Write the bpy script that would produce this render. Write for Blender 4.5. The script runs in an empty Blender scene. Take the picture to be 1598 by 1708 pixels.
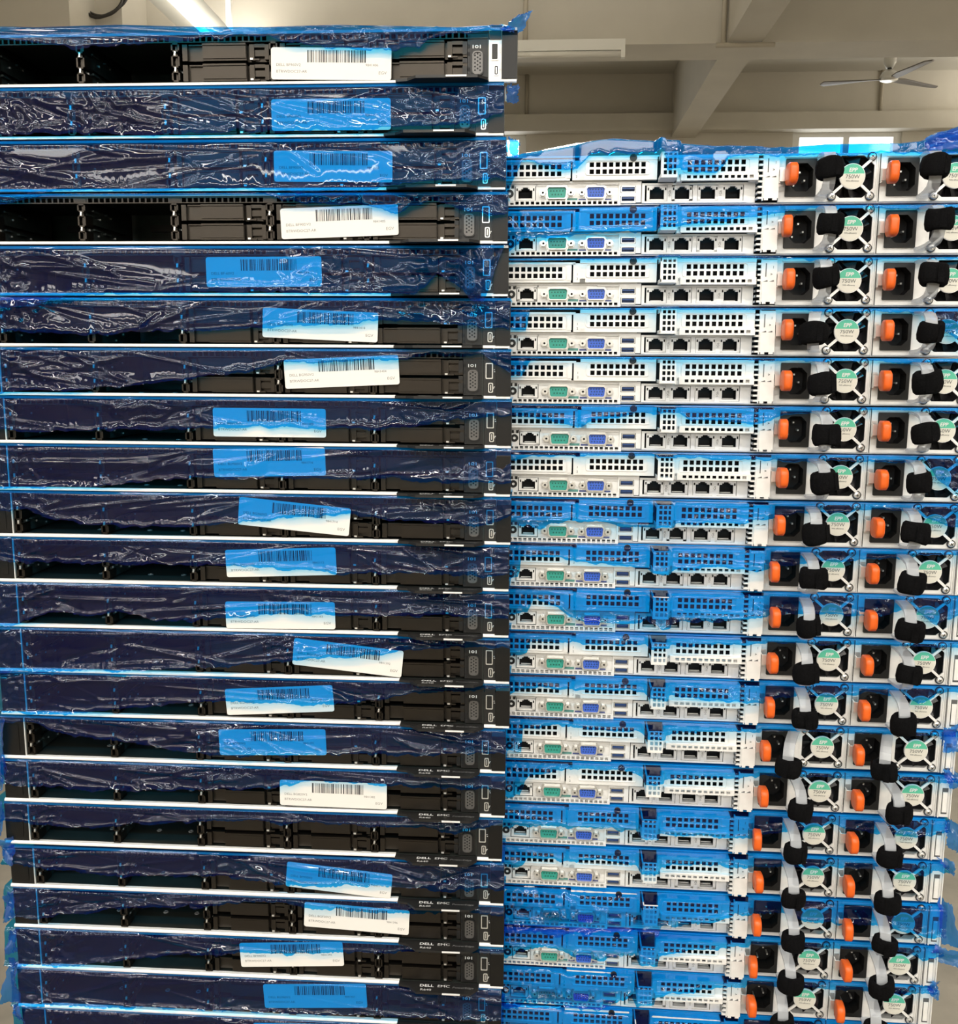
import bpy, math, random
import numpy as np
from mathutils import Vector, Matrix

# ------------------------------------------------------------------ camera, world, lights, exposure
scene = bpy.context.scene
COL = scene.collection
Z0 = 1.70                                   # height of the lowest edge of the left stack's top server
cam_data = bpy.data.cameras.new('camera')
cam = bpy.data.objects.new('camera', cam_data)
COL.objects.link(cam)
scene.camera = cam
cam_data.sensor_fit = 'HORIZONTAL'
cam_data.sensor_width = 36.0
cam_data.lens = 1600.0 / 1598.0 * 36.0
cam_data.clip_start = 0.02
YAW, PITCH, ROLL = -0.0604, -0.1553, 0.0057
fwd = Vector((math.sin(YAW) * math.cos(PITCH), math.cos(YAW) * math.cos(PITCH), math.sin(PITCH)))
rgt = Vector((math.cos(YAW), -math.sin(YAW), 0))
up = rgt.cross(fwd)
r2 = rgt * math.cos(ROLL) + up * math.sin(ROLL)
u2 = -rgt * math.sin(ROLL) + up * math.cos(ROLL)
M = Matrix((r2, u2, -fwd)).transposed().to_4x4()
M.translation = Vector((0.5087, -0.8423, Z0 - 0.2307))
cam.matrix_world = M

world = bpy.data.worlds.new('world')
scene.world = world
world.use_nodes = True
wb = world.node_tree.nodes['Background']
wb.inputs[0].default_value = (0.9, 0.95, 1.0, 1)
wb.inputs[1].default_value = 0.25

scene.view_settings.view_transform = 'Standard'
scene.view_settings.look = 'None'
scene.view_settings.gamma = 1.0
scene.view_settings.use_curve_mapping = False
scene.view_settings.exposure = -0.27
scene.cycles.use_denoising = True
scene.cycles.max_bounces = 8
scene.cycles.diffuse_bounces = 4
scene.cycles.glossy_bounces = 4
scene.cycles.transmission_bounces = 6
scene.cycles.transparent_max_bounces = 16
scene.cycles.sample_clamp_indirect = 6.0
scene.cycles.caustics_reflective = False
scene.cycles.caustics_refractive = False

# fluorescent battens, all but the first added unseen for light: (x, y, z, runs along y, watts)
LAMPS = [(-0.97, 3.55, 2.95, True, 22), (0.45, 2.1, 2.95, True, 60), (3.0, 2.1, 2.95, True, 26), (3.95, 5.3, 2.95, True, 30)]  # last three added out of frame to brighten ceiling and far wall
LAMPS += [(-2.2 + 1.4 * q, -1.25, 2.95, False, (17, 22, 27, 22, 17)[q]) for q in range(5)]        # added unseen row just behind the viewer
LAMPS += [(-2.2 + 1.4 * q, -2.75, 2.95, False, 20) for q in range(5)]  # added unseen row, middle of the three behind the viewer
LAMPS += [(-2.2 + 1.4 * q, -4.6, 2.95, False, 18) for q in range(5)]                             # added unseen row at the back of the hall
for (lx, ly, lz, along, w) in LAMPS:
    ld = bpy.data.lights.new('batten_light', 'AREA')
    ld.shape = 'RECTANGLE'
    ld.size, ld.size_y = (0.18, 1.2)
    ld.energy = w
    ld.color = (1.0, 0.955, 0.88)
    lo = bpy.data.objects.new('batten_light', ld)
    lo.location = (lx, ly, lz - 0.085)
    lo.rotation_euler = (0, 0, 0 if along else math.pi / 2)
    COL.objects.link(lo)
    lu = ld.copy()                               # uplight added over each batten to brighten the ceiling
    lu.energy = w * (0.35 if ly > 3 and lx < 0 else 1.0 if ly > 0 else 0.15)
    lv = bpy.data.objects.new('added_uplight', lu)
    lv.location = (lx, ly, lz + 0.02)
    lv.rotation_euler = (math.pi, 0, 0 if along else math.pi / 2)
    COL.objects.link(lv)

# ------------------------------------------------------------------ measured layout (millimetres)
LX = [5.5, -4.9, -3.1, -1.0, -0.0, 2.0, 2.8, 4.0, 3.7, 4.4, 3.2, 3.6, 4.7, 5.1, 1.7, 1.8, -0.5, 1.6, 2.0, 2.0, 0.0, 2.0]
LZ = [-0.7, -43.3, -86.8, -130.9, -174.7, -218.7, -262.1, -305.1, -348.0, -391.2, -433.9, -476.8, -520.3, -562.9, -606.8, -650.5, -694.0, -739.2, -781.9, -825.5, -868.5, -911.7]
RX = [-5.5, -4.4, -3.0, -2.0, -0.7, 1.2, 0.7, 0.9, -0.6, 0.6, 0.6, 1.2, -0.0, -0.0, -2.6, -1.0, 1.2, 0.3, -1.4, -2.4]
RZ = [0.8, -42.9, -87.3, -131.1, -174.6, -217.9, -261.0, -304.5, -347.1, -389.7, -433.1, -476.3, -519.2, -563.6, -607.4, -651.5, -695.6, -739.5, -782.1, -824.7]
FILM_L = {1: [(44.1, 36.2), (75.2, 32.4), (108.9, 29.1), (132.3, 30.3), (173.6, 31.6), (214.8, 34.8), (250.5, 36.2), (275.9, 35.9), (285.9, 31.1), (321.2, 27.3), (351.3, 24.1), (381.3, 23.3), (401.3, 26.7), (416.2, 34.0), (450.8, 37.2), (480.3, 38.6)], 2: [(48.9, 2.9), (170.1, 1.9), (201.3, 1.2), (258.5, 4.6), (279.0, 2.9), (340.4, 3.4), (381.1, 2.6), (391.2, 3.9), (426.5, 5.1), (456.6, 8.2), (481.5, 16.0), (494.2, 34.7)], 3: [(43.4, -3.2), (123.6, -1.1), (265.5, 1.2), (317.1, -4.4), (378.8, -1.3), (439.9, 5.7), (475.2, 7.4), (490.3, 4.5)], 4: [(40.6, 30.9), (48.8, 33.4), (65.2, 37.8), (84.2, 42.2), (268.4, 40.4), (294.2, 34.9), (335.5, 29.8), (356.1, 31.2), (386.8, 24.7), (397.0, 27.1), (417.5, 34.3), (453.1, 24.4), (473.3, 21.9), (498.6, 24.3)], 5: [(33.2, -12.1), (66.0, -10.5), (93.7, -1.6), (142.4, 1.0), (249.1, 2.7), (328.0, 1.3), (406.0, 0.4), (421.5, 18.9), (442.1, 6.4), (452.4, -6.1), (462.7, -6.1), (470.2, 21.4), (477.7, 38.7)], 6: [(29.7, 12.6), (62.5, 11.2), (105.9, 8.8), (160.3, 12.6), (235.4, 14.4), (299.1, 18.3), (330.7, 17.3), (372.7, 24.1), (424.6, 20.2), (481.4, 16.3), (498.9, 15.4)], 7: [(24.9, 1.7), (96.8, 4.9), (157.2, 10.6), (195.3, 15.0), (260.1, 22.8), (281.6, 29.1), (350.5, 31.1), (382.0, 31.8), (413.4, 37.1), (434.2, 35.6), (455.0, 38.3), (481.0, 22.1), (491.4, 19.1)], 8: [(21.3, 12.5), (65.7, 10.2), (110.0, 12.8), (132.0, 12.0), (203.2, 14.8), (257.4, 16.4), (295.0, 16.8), (327.1, 15.5), (369.7, 15.4), (401.5, 19.9), (433.1, 24.4), (486.5, 30.1)], 9: [(17.7, 2.5), (73.9, 3.3), (110.2, 4.9), (146.4, 8.1), (185.2, 12.9), (239.9, 13.1), (315.9, 14.6), (369.6, 13.7), (380.3, 16.5), (401.6, 12.5), (484.3, 12.6)], 10: [(15.5, 24.7), (43.7, 25.1), (65.7, 17.2), (99.0, 11.6), (160.4, 11.5), (204.7, 12.2), (237.9, 16.1), (259.9, 19.7), (314.5, 22.7), (341.6, 25.3), (373.9, 20.4), (432.9, 19.2), (448.9, 15.1), (464.9, 18.0), (483.9, 27.5)], 11: [(13.2, 19.9), (47.3, 19.4), (86.9, 19.6), (126.3, 19.2), (187.8, 19.2), (237.8, 19.0), (292.8, 16.7), (325.6, 14.6), (369.3, 15.4), (401.8, 15.5), (450.4, 14.3), (492.1, 16.2)], 12: [(8.1, 0.0), (25.5, 2.2), (43.4, 10.6), (66.6, 15.7), (94.9, 13.4), (123.6, 18.6), (157.0, 9.1), (196.4, 10.0), (235.8, 14.8), (280.4, 18.7), (324.6, 18.5), (373.9, 17.9), (428.5, 20.8), (455.5, 18.6), (500.8, 19.6)], 13: [(3.8, -0.1), (96.4, 3.5), (153.7, 6.1), (193.5, 9.5), (233.1, 12.8), (266.9, 16.5), (289.3, 19.9), (322.8, 22.4), (367.0, 26.4), (383.6, 29.6), (432.8, 34.8), (492.5, 36.2)], 14: [(0.4, 2.4), (58.8, 2.9), (105.4, 8.9), (151.6, 13.8), (186.1, 18.3), (220.3, 22.1), (254.1, 19.0), (299.2, 19.7), (321.6, 22.0), (366.2, 26.2), (399.5, 32.8), (485.0, 41.4)], 15: [(3.3, 39.2), (38.3, 37.8), (72.5, 26.4), (118.7, 21.8), (176.0, 14.7), (221.8, 11.4), (312.8, 14.3), (369.1, 17.2), (402.6, 17.1), (452.6, 20.5), (497.9, 21.9)], 16: [(-1.3, 22.7), (21.9, 16.2), (45.7, 18.2), (92.5, 16.1), (174.2, 18.9), (232.0, 21.5), (272.2, 25.9), (300.8, 32.8), (346.1, 31.9), (380.0, 30.7), (413.6, 29.5), (486.1, 30.2)], 17: [(-1.9, 26.3), (33.6, 23.3), (74.9, 21.2), (116.4, 25.1), (186.8, 31.4), (233.2, 33.1), (279.3, 32.9), (359.2, 33.4), (404.6, 34.5), (438.4, 28.6), (460.8, 34.2), (484.2, 43.4)], 18: [(-7.2, 28.0), (28.4, 23.2), (70.1, 21.8), (123.3, 17.7), (170.6, 20.8), (217.6, 22.7), (275.6, 14.6), (321.9, 16.5), (373.6, 16.8), (402.2, 18.6), (436.4, 18.2), (487.3, 20.3)], 19: [(-6.0, 10.9), (24.4, 12.2), (42.7, 16.2), (97.2, 24.9), (145.1, 30.1), (186.6, 31.8), (239.7, 39.1), (286.3, 38.0), (344.2, 33.6), (396.0, 32.8), (447.4, 41.7), (458.8, 34.3), (484.9, 35.4)], 20: [(-3.5, 4.6), (51.5, 7.1), (81.9, 10.5), (118.5, 18.6), (166.6, 24.1), (226.2, 30.0), (273.3, 29.0), (320.3, 34.3), (378.4, 35.1), (436.1, 41.5), (485.3, 46.3)], 21: [(-2.1, 4.5), (105.6, 8.6), (226.1, 9.5), (488.0, 12.6)], 22: [(-3.5, 4.1), (222.6, 9.6), (486.5, 13.5)]}
FILM_R = {1: [(20.6, 8.5), (29.0, 26.3), (33.1, 37.5), (49.0, 33.7), (67.6, 28.5), (80.7, 29.9), (88.5, 34.8), (93.6, 39.8), (101.4, 41.7), (153.4, 41.7), (156.1, 39.1), (156.5, 25.1), (179.9, 23.8), (200.6, 22.1), (205.5, 27.1), (212.7, 37.5), (230.5, 38.8), (256.1, 37.0), (306.5, 38.4), (356.4, 39.3), (404.9, 39.3)], 2: [(20.1, 0.4), (38.1, 15.9), (51.6, 13.3), (70.2, 16.3), (102.0, 17.2), (133.6, 19.1), (154.5, 20.5), (175.3, 23.0), (206.3, 26.9), (226.9, 28.8), (237.0, 31.7), (257.4, 34.6), (277.7, 37.5), (308.1, 38.3), (407.5, 37.1)], 3: [(18.7, 39.0), (127.6, 41.8), (221.8, 40.5), (258.1, 39.4), (409.4, 40.0)], 4: [(18.3, 23.5), (36.9, 21.4), (39.3, 41.1), (74.3, 43.3), (127.9, 41.8), (222.8, 41.9), (259.4, 40.4), (341.9, 38.9), (382.7, 37.9), (393.9, 24.6), (413.9, 14.3)], 5: [(17.5, 23.9), (30.6, 24.0), (38.6, 39.2), (68.5, 42.5), (127.9, 40.7), (223.6, 41.2), (239.4, 40.2), (260.4, 38.8), (312.5, 39.6), (353.8, 38.8), (414.1, 39.1)], 6: [(15.9, 33.3), (56.7, 28.2), (78.8, 21.9), (100.5, 28.7), (127.4, 34.4), (154.4, 35.7), (170.5, 35.9), (181.5, 29.5), (229.6, 27.3), (245.5, 29.1), (266.3, 34.7), (313.3, 39.5), (359.6, 46.3), (396.2, 38.7), (415.9, 36.2)], 7: [(16.8, 33.2), (35.7, 36.8), (101.7, 40.4), (156.2, 41.2), (188.7, 38.9), (231.7, 37.8), (263.7, 36.6), (342.9, 36.7), (389.7, 38.4), (401.4, 21.3), (422.0, 9.7)], 8: [(17.2, 18.0), (47.6, 12.9), (55.9, 17.6), (78.1, 22.6), (103.1, 20.8), (130.8, 17.4), (163.7, 19.8), (185.4, 22.4), (228.8, 23.3), (244.8, 26.9), (282.1, 32.1), (319.2, 35.0), (371.8, 37.6), (403.9, 28.3), (424.3, 21.6)], 9: [(19.3, 6.6), (30.0, 9.2), (32.6, 30.6), (77.6, 28.7), (105.6, 24.8), (133.4, 22.6), (161.1, 21.0), (215.9, 25.1), (248.6, 23.0), (275.5, 27.0), (323.5, 32.6), (366.0, 34.7), (392.1, 38.7), (427.0, 48.8)], 10: [(18.4, 14.8), (37.8, 20.0), (43.2, 33.6), (66.0, 23.7), (83.2, 12.5), (105.8, 10.2), (156.0, 14.5), (161.8, 10.1), (178.3, 15.2), (233.3, 18.5), (265.8, 24.5), (298.4, 24.3), (325.5, 23.9), (368.4, 25.1), (389.2, 32.5), (411.7, 16.1), (430.9, 28.0)], 11: [(18.8, 18.6), (38.3, 22.2), (41.0, 32.3), (78.0, 34.6), (106.3, 32.0), (145.6, 35.5), (173.5, 36.3), (245.3, 39.7), (300.1, 39.0), (381.0, 41.5), (433.2, 43.1)], 12: [(18.7, 21.1), (26.7, 29.2), (49.7, 31.2), (84.0, 31.2), (106.8, 33.1), (163.4, 32.1), (185.9, 30.5), (202.8, 27.6), (230.7, 27.4), (258.6, 26.6), (275.0, 30.1), (329.7, 33.2), (356.6, 37.7), (384.1, 32.8), (406.0, 29.0), (416.1, 36.9), (436.0, 43.4)], 13: [(19.3, 9.2), (34.4, 8.6), (35.3, 33.0), (68.7, 37.3), (109.0, 35.9), (143.3, 34.2), (166.0, 35.0), (182.8, 38.7), (238.8, 43.2), (277.7, 43.5), (354.6, 47.1), (398.2, 47.0), (425.4, 44.5), (441.0, 39.2)], 14: [(19.7, 7.2), (34.9, 11.0), (40.6, 28.6), (69.6, 36.0), (98.4, 41.5), (121.5, 41.2), (144.5, 37.3), (167.5, 34.0), (195.9, 36.5), (229.7, 39.1), (280.3, 38.9), (346.8, 41.7), (390.7, 43.6), (423.5, 43.8), (444.4, 40.0)], 15: [(22.6, 20.3), (55.6, 21.8), (96.6, 23.8), (143.1, 22.3), (160.5, 23.1), (183.5, 24.2), (229.4, 21.5), (263.5, 21.9), (302.7, 28.7), (335.8, 36.4), (347.3, 32.1), (386.4, 29.7), (414.1, 28.0), (446.7, 33.9)], 16: [(21.5, 21.2), (36.9, 22.0), (42.7, 31.9), (89.9, 31.1), (113.3, 35.5), (142.6, 30.7), (171.5, 34.1), (200.3, 38.0), (229.0, 38.2), (263.5, 33.8), (314.3, 37.7), (364.8, 39.0), (398.6, 34.6), (437.3, 36.6)], 17: [(19.9, -3.1), (53.6, -2.4), (83.4, -2.0), (113.0, 2.3), (142.5, 4.7), (156.9, 12.0), (183.1, 16.7), (212.0, 21.5), (246.4, 29.8), (286.6, 30.2), (309.8, 23.9), (344.0, 22.7), (383.6, 21.9), (400.6, 19.7), (437.6, 12.4)], 18: [(21.1, 11.9), (36.7, 19.5), (54.7, 25.8), (78.7, 22.0), (114.6, 17.6), (144.1, 22.7), (173.5, 27.7), (220.0, 36.3), (248.8, 41.3), (300.6, 42.4), (357.6, 43.9), (402.8, 45.4), (426.4, 30.3), (442.7, 37.6)], 19: [(23.4, 1.4), (57.3, 6.3), (117.7, 4.3), (135.4, 15.4), (153.0, 23.2), (194.2, 32.4), (223.3, 38.8), (252.4, 42.6), (293.1, 42.6), (362.1, 43.8), (407.5, 45.4), (441.4, 46.3)], 20: [(24.9, -8.7), (239.2, 9.8), (446.6, 34.2)]}
STICKERS = {1: (326.4, 15.3, -0.0192, 99.7, 23.4, 'BF960V2', '9841406'), 2: (336.0, 17.6, 0.0003, 100.5, 25.9, 'BF8L0V2', '9841411'), 3: (335.2, 19.2, -0.011, 101.1, 24.4, 'BF900V2', '9841413'), 4: (337.7, 17.9, 0.0338, 101.4, 25.5, 'BF90DV2', '9841405'), 5: (269.8, 20.0, 0.0075, 101.6, 25.6, 'BF-60V2', '9841399'), 6: (316.3, 18.9, -0.0423, 101.1, 25.6, 'BG60DV2', '9841418'), 7: (333.7, 21.9, 0.047, 102.0, 25.5, 'BG950V2', '9841404'), 8: (267.0, 20.0, -0.0009, 102.6, 25.5, 'BFV10V2', '9841388'), 9: (266.2, 27.7, 0.0251, 102.8, 25.0, 'BLM60V2', '9841716'), 10: (286.8, 22.1, -0.0923, 101.2, 24.1, 'BG960V2', '9841714'), 11: (274.8, 22.4, 0.0404, 101.4, 23.9, 'DLG50V2', '9842112'), 12: (272.5, 15.8, 0.0138, 102.2, 25.1, 'BGM60V2', '9841383'), 13: (333.2, 20.6, -0.1007, 99.6, 25.2, 'BGC80V2', '9841392'), 14: (268.1, 20.7, 0.0649, 101.9, 24.7, 'BGH20V2', '9841380'), 15: (263.7, 23.3, 0.0308, 101.2, 24.2, 'BF780V2', '9841391'), 16: (320.2, 17.0, -0.0097, 101.5, 25.4, 'BG820V2', '9841382'), 18: (324.3, 19.0, -0.0916, 99.9, 26.3, 'BF990V2', '9841411'), 19: (340.4, 22.9, -0.0489, 101.0, 25.6, 'BGF30V2', '9841396'), 20: (276.2, 25.9, 0.059, 100.1, 25.4, 'BF440V2', '9841395'), 21: (300.4, 25.7, 0.0527, 99.6, 23.4, 'BG960V2', '9841421'), 22: (287.1, 25.9, 0.0361, 98.6, 25.7, 'BG950V2', '9841422')}
TAILS_L = [(1, [(468.4, 39.4), (486.2, 38.3), (478.2, 45.8), (494.3, 56.6)]), (2, [(484.2, 41.0), (494.1, 39.0), (484.3, 25.0), (493.3, 26.8)]), (3, [(483.8, 43.3), (493.9, 36.1), (486.0, 27.5), (491.0, 25.5)]), (15, [(-5.0, 38.1), (8.1, 39.7), (-10.2, -16.2), (2.4, -21.8)]), (16, [(-9.4, 39.7), (2.7, 43.1), (-10.1, 15.4), (0.3, 10.8)]), (17, [(-8.0, 40.5), (1.8, 43.9), (-9.4, 5.9), (0.6, 11.2)]), (18, [(-9.7, 49.9), (6.6, 51.8), (-6.8, 33.2), (6.4, 24.3)]), (19, [(-4.1, 35.2), (2.2, 38.6), (-8.7, 6.4), (1.3, 10.0)]), (20, [(-3.3, 39.3), (2.9, 40.9), (-8.6, 17.9), (0.9, 13.8)]), (21, [(-6.0, 51.2), (3.7, 49.7), (-15.7, 3.7), (1.5, 1.9)]), (22, [(-9.4, 42.1), (2.2, 47.9), (-2.9, 29.2), (4.9, 16.3)])]
TAILS_R = [(1, [(375.4, 51.4), (411.6, 64.2), (381.1, 41.0), (413.3, 42.6)]), (13, [(425.1, 47.6), (443.9, 50.1), (429.8, 22.9), (445.8, 26.5)]), (14, [(428.2, 52.3), (442.0, 49.9), (438.0, 31.7), (451.7, 38.3)]), (15, [(439.7, 45.2), (454.7, 36.8), (440.5, 19.6), (458.2, 6.3)]), (16, [(433.4, 49.2), (446.9, 46.8), (439.6, 40.3), (451.7, 28.5)]), (17, [(435.4, 53.2), (445.9, 47.5), (441.5, 3.1), (460.9, -0.8)]), (18, [(436.8, 46.7), (461.9, 41.8), (433.5, 29.9), (462.1, 25.2)]), (19, [(436.6, 54.0), (446.0, 50.1), (436.8, 36.6), (444.9, 35.1)])]
PUFF_L = [(31.7, 49.4), (73.6, 47.8), (146.6, 48.7), (198.1, 46.6), (269.7, 45.1), (330.5, 46.1), (380.7, 44.4), (430.6, 42.8), (470.3, 44.1), (483.1, 40.2)]
PUFF_R = [(19.9, 42.1), (40.7, 45.4), (80.3, 52.5), (111.8, 56.2), (143.3, 53.8), (210.9, 47.9), (246.9, 45.5), (272.3, 47.7), (297.6, 49.4), (358.1, 49.2), (375.4, 50.9), (387.3, 57.6), (411.8, 62.2)]

MM = 0.001
# ------------------------------------------------------------------ materials
def mat(name, color, rough=0.5, metal=0.0, noise=0.0, nscale=60.0, bump=0.0, bscale=400.0, spec=0.5, coat=0.0):
    m = bpy.data.materials.new(name)
    m.use_nodes = True
    nt = m.node_tree
    b = nt.nodes['Principled BSDF']
    b.inputs['Base Color'].default_value = (*color, 1)
    b.inputs['Roughness'].default_value = rough
    b.inputs['Metallic'].default_value = metal
    b.inputs['Specular IOR Level'].default_value = spec
    if coat:
        b.inputs['Coat Weight'].default_value = coat
    if noise or bump:
        tc = nt.nodes.new('ShaderNodeTexCoord')
    if noise:
        n = nt.nodes.new('ShaderNodeTexNoise')
        n.inputs['Scale'].default_value = nscale
        n.inputs['Detail'].default_value = 5
        nt.links.new(tc.outputs['Object'], n.inputs['Vector'])
        r = nt.nodes.new('ShaderNodeValToRGB')
        r.color_ramp.elements[0].position = 0.3
        r.color_ramp.elements[1].position = 0.7
        r.color_ramp.elements[0].color = (*[c * (1 - noise) for c in color], 1)
        r.color_ramp.elements[1].color = (*[min(1, c * (1 + noise)) for c in color], 1)
        nt.links.new(n.outputs['Fac'], r.inputs['Fac'])
        nt.links.new(r.outputs['Color'], b.inputs['Base Color'])
    if bump:
        n2 = nt.nodes.new('ShaderNodeTexNoise')
        n2.inputs['Scale'].default_value = bscale
        n2.inputs['Detail'].default_value = 3
        nt.links.new(tc.outputs['Object'], n2.inputs['Vector'])
        bp = nt.nodes.new('ShaderNodeBump')
        bp.inputs['Strength'].default_value = bump
        bp.inputs['Distance'].default_value = 0.001
        nt.links.new(n2.outputs['Fac'], bp.inputs['Height'])
        nt.links.new(bp.outputs['Normal'], b.inputs['Normal'])
    return m

def emit(name, color, strength):
    m = bpy.data.materials.new(name)
    m.use_nodes = True
    b = m.node_tree.nodes['Principled BSDF']
    b.inputs['Base Color'].default_value = (*color, 1)
    b.inputs['Emission Color'].default_value = (*color, 1)
    b.inputs['Emission Strength'].default_value = strength
    return m

def film_material(name, tint, body, gloss=0.06, haze=0.05, rough=0.09):
    """thin stretchy packing film: tinted see-through sheet with a mirror-like skin and a little haze"""
    m = bpy.data.materials.new(name)
    m.use_nodes = True
    nt = m.node_tree
    nt.nodes.remove(nt.nodes['Principled BSDF'])
    out = nt.nodes['Material Output']
    tr = nt.nodes.new('ShaderNodeBsdfTransparent')
    tr.inputs[0].default_value = (*tint, 1)
    df = nt.nodes.new('ShaderNodeBsdfDiffuse')
    df.inputs[0].default_value = (*body, 1)
    tl = nt.nodes.new('ShaderNodeBsdfTranslucent')
    tl.inputs[0].default_value = (*body, 1)
    dm = nt.nodes.new('ShaderNodeMixShader')
    dm.inputs[0].default_value = 0.5
    nt.links.new(df.outputs[0], dm.inputs[1])
    nt.links.new(tl.outputs[0], dm.inputs[2])
    m1 = nt.nodes.new('ShaderNodeMixShader')
    m1.inputs[0].default_value = haze
    nt.links.new(tr.outputs[0], m1.inputs[1])
    nt.links.new(dm.outputs[0], m1.inputs[2])
    gl = nt.nodes.new('ShaderNodeBsdfGlossy')
    gl.inputs['Roughness'].default_value = rough
    gl.inputs[0].default_value = (1, 1, 1, 1)
    lw = nt.nodes.new('ShaderNodeLayerWeight')
    lw.inputs[0].default_value = 0.5
    pw = nt.nodes.new('ShaderNodeMath'); pw.operation = 'POWER'; pw.inputs[1].default_value = 4.0
    ml = nt.nodes.new('ShaderNodeMath'); ml.operation = 'MULTIPLY_ADD'; ml.inputs[1].default_value = 0.6; ml.inputs[2].default_value = gloss
    nt.links.new(lw.outputs['Facing'], pw.inputs[0])
    nt.links.new(pw.outputs[0], ml.inputs[0])
    m2 = nt.nodes.new('ShaderNodeMixShader')
    nt.links.new(ml.outputs[0], m2.inputs[0])
    nt.links.new(m1.outputs[0], m2.inputs[1])
    nt.links.new(gl.outputs[0], m2.inputs[2])
    nt.links.new(m2.outputs[0], out.inputs[0])
    return m

def clear_plastic(name):
    m = bpy.data.materials.new(name)
    m.use_nodes = True
    nt = m.node_tree
    b = nt.nodes['Principled BSDF']
    b.inputs['Base Color'].default_value = (0.62, 0.64, 0.67, 1)
    b.inputs['Roughness'].default_value = 0.22
    tr = nt.nodes.new('ShaderNodeBsdfTransparent')
    tr.inputs[0].default_value = (0.92, 0.94, 0.96, 1)
    mx = nt.nodes.new('ShaderNodeMixShader')
    mx.inputs[0].default_value = 0.45
    nt.links.new(tr.outputs[0], mx.inputs[1])
    nt.links.new(b.outputs[0], mx.inputs[2])
    nt.links.new(mx.outputs[0], nt.nodes['Material Output'].inputs[0])
    return m

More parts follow.
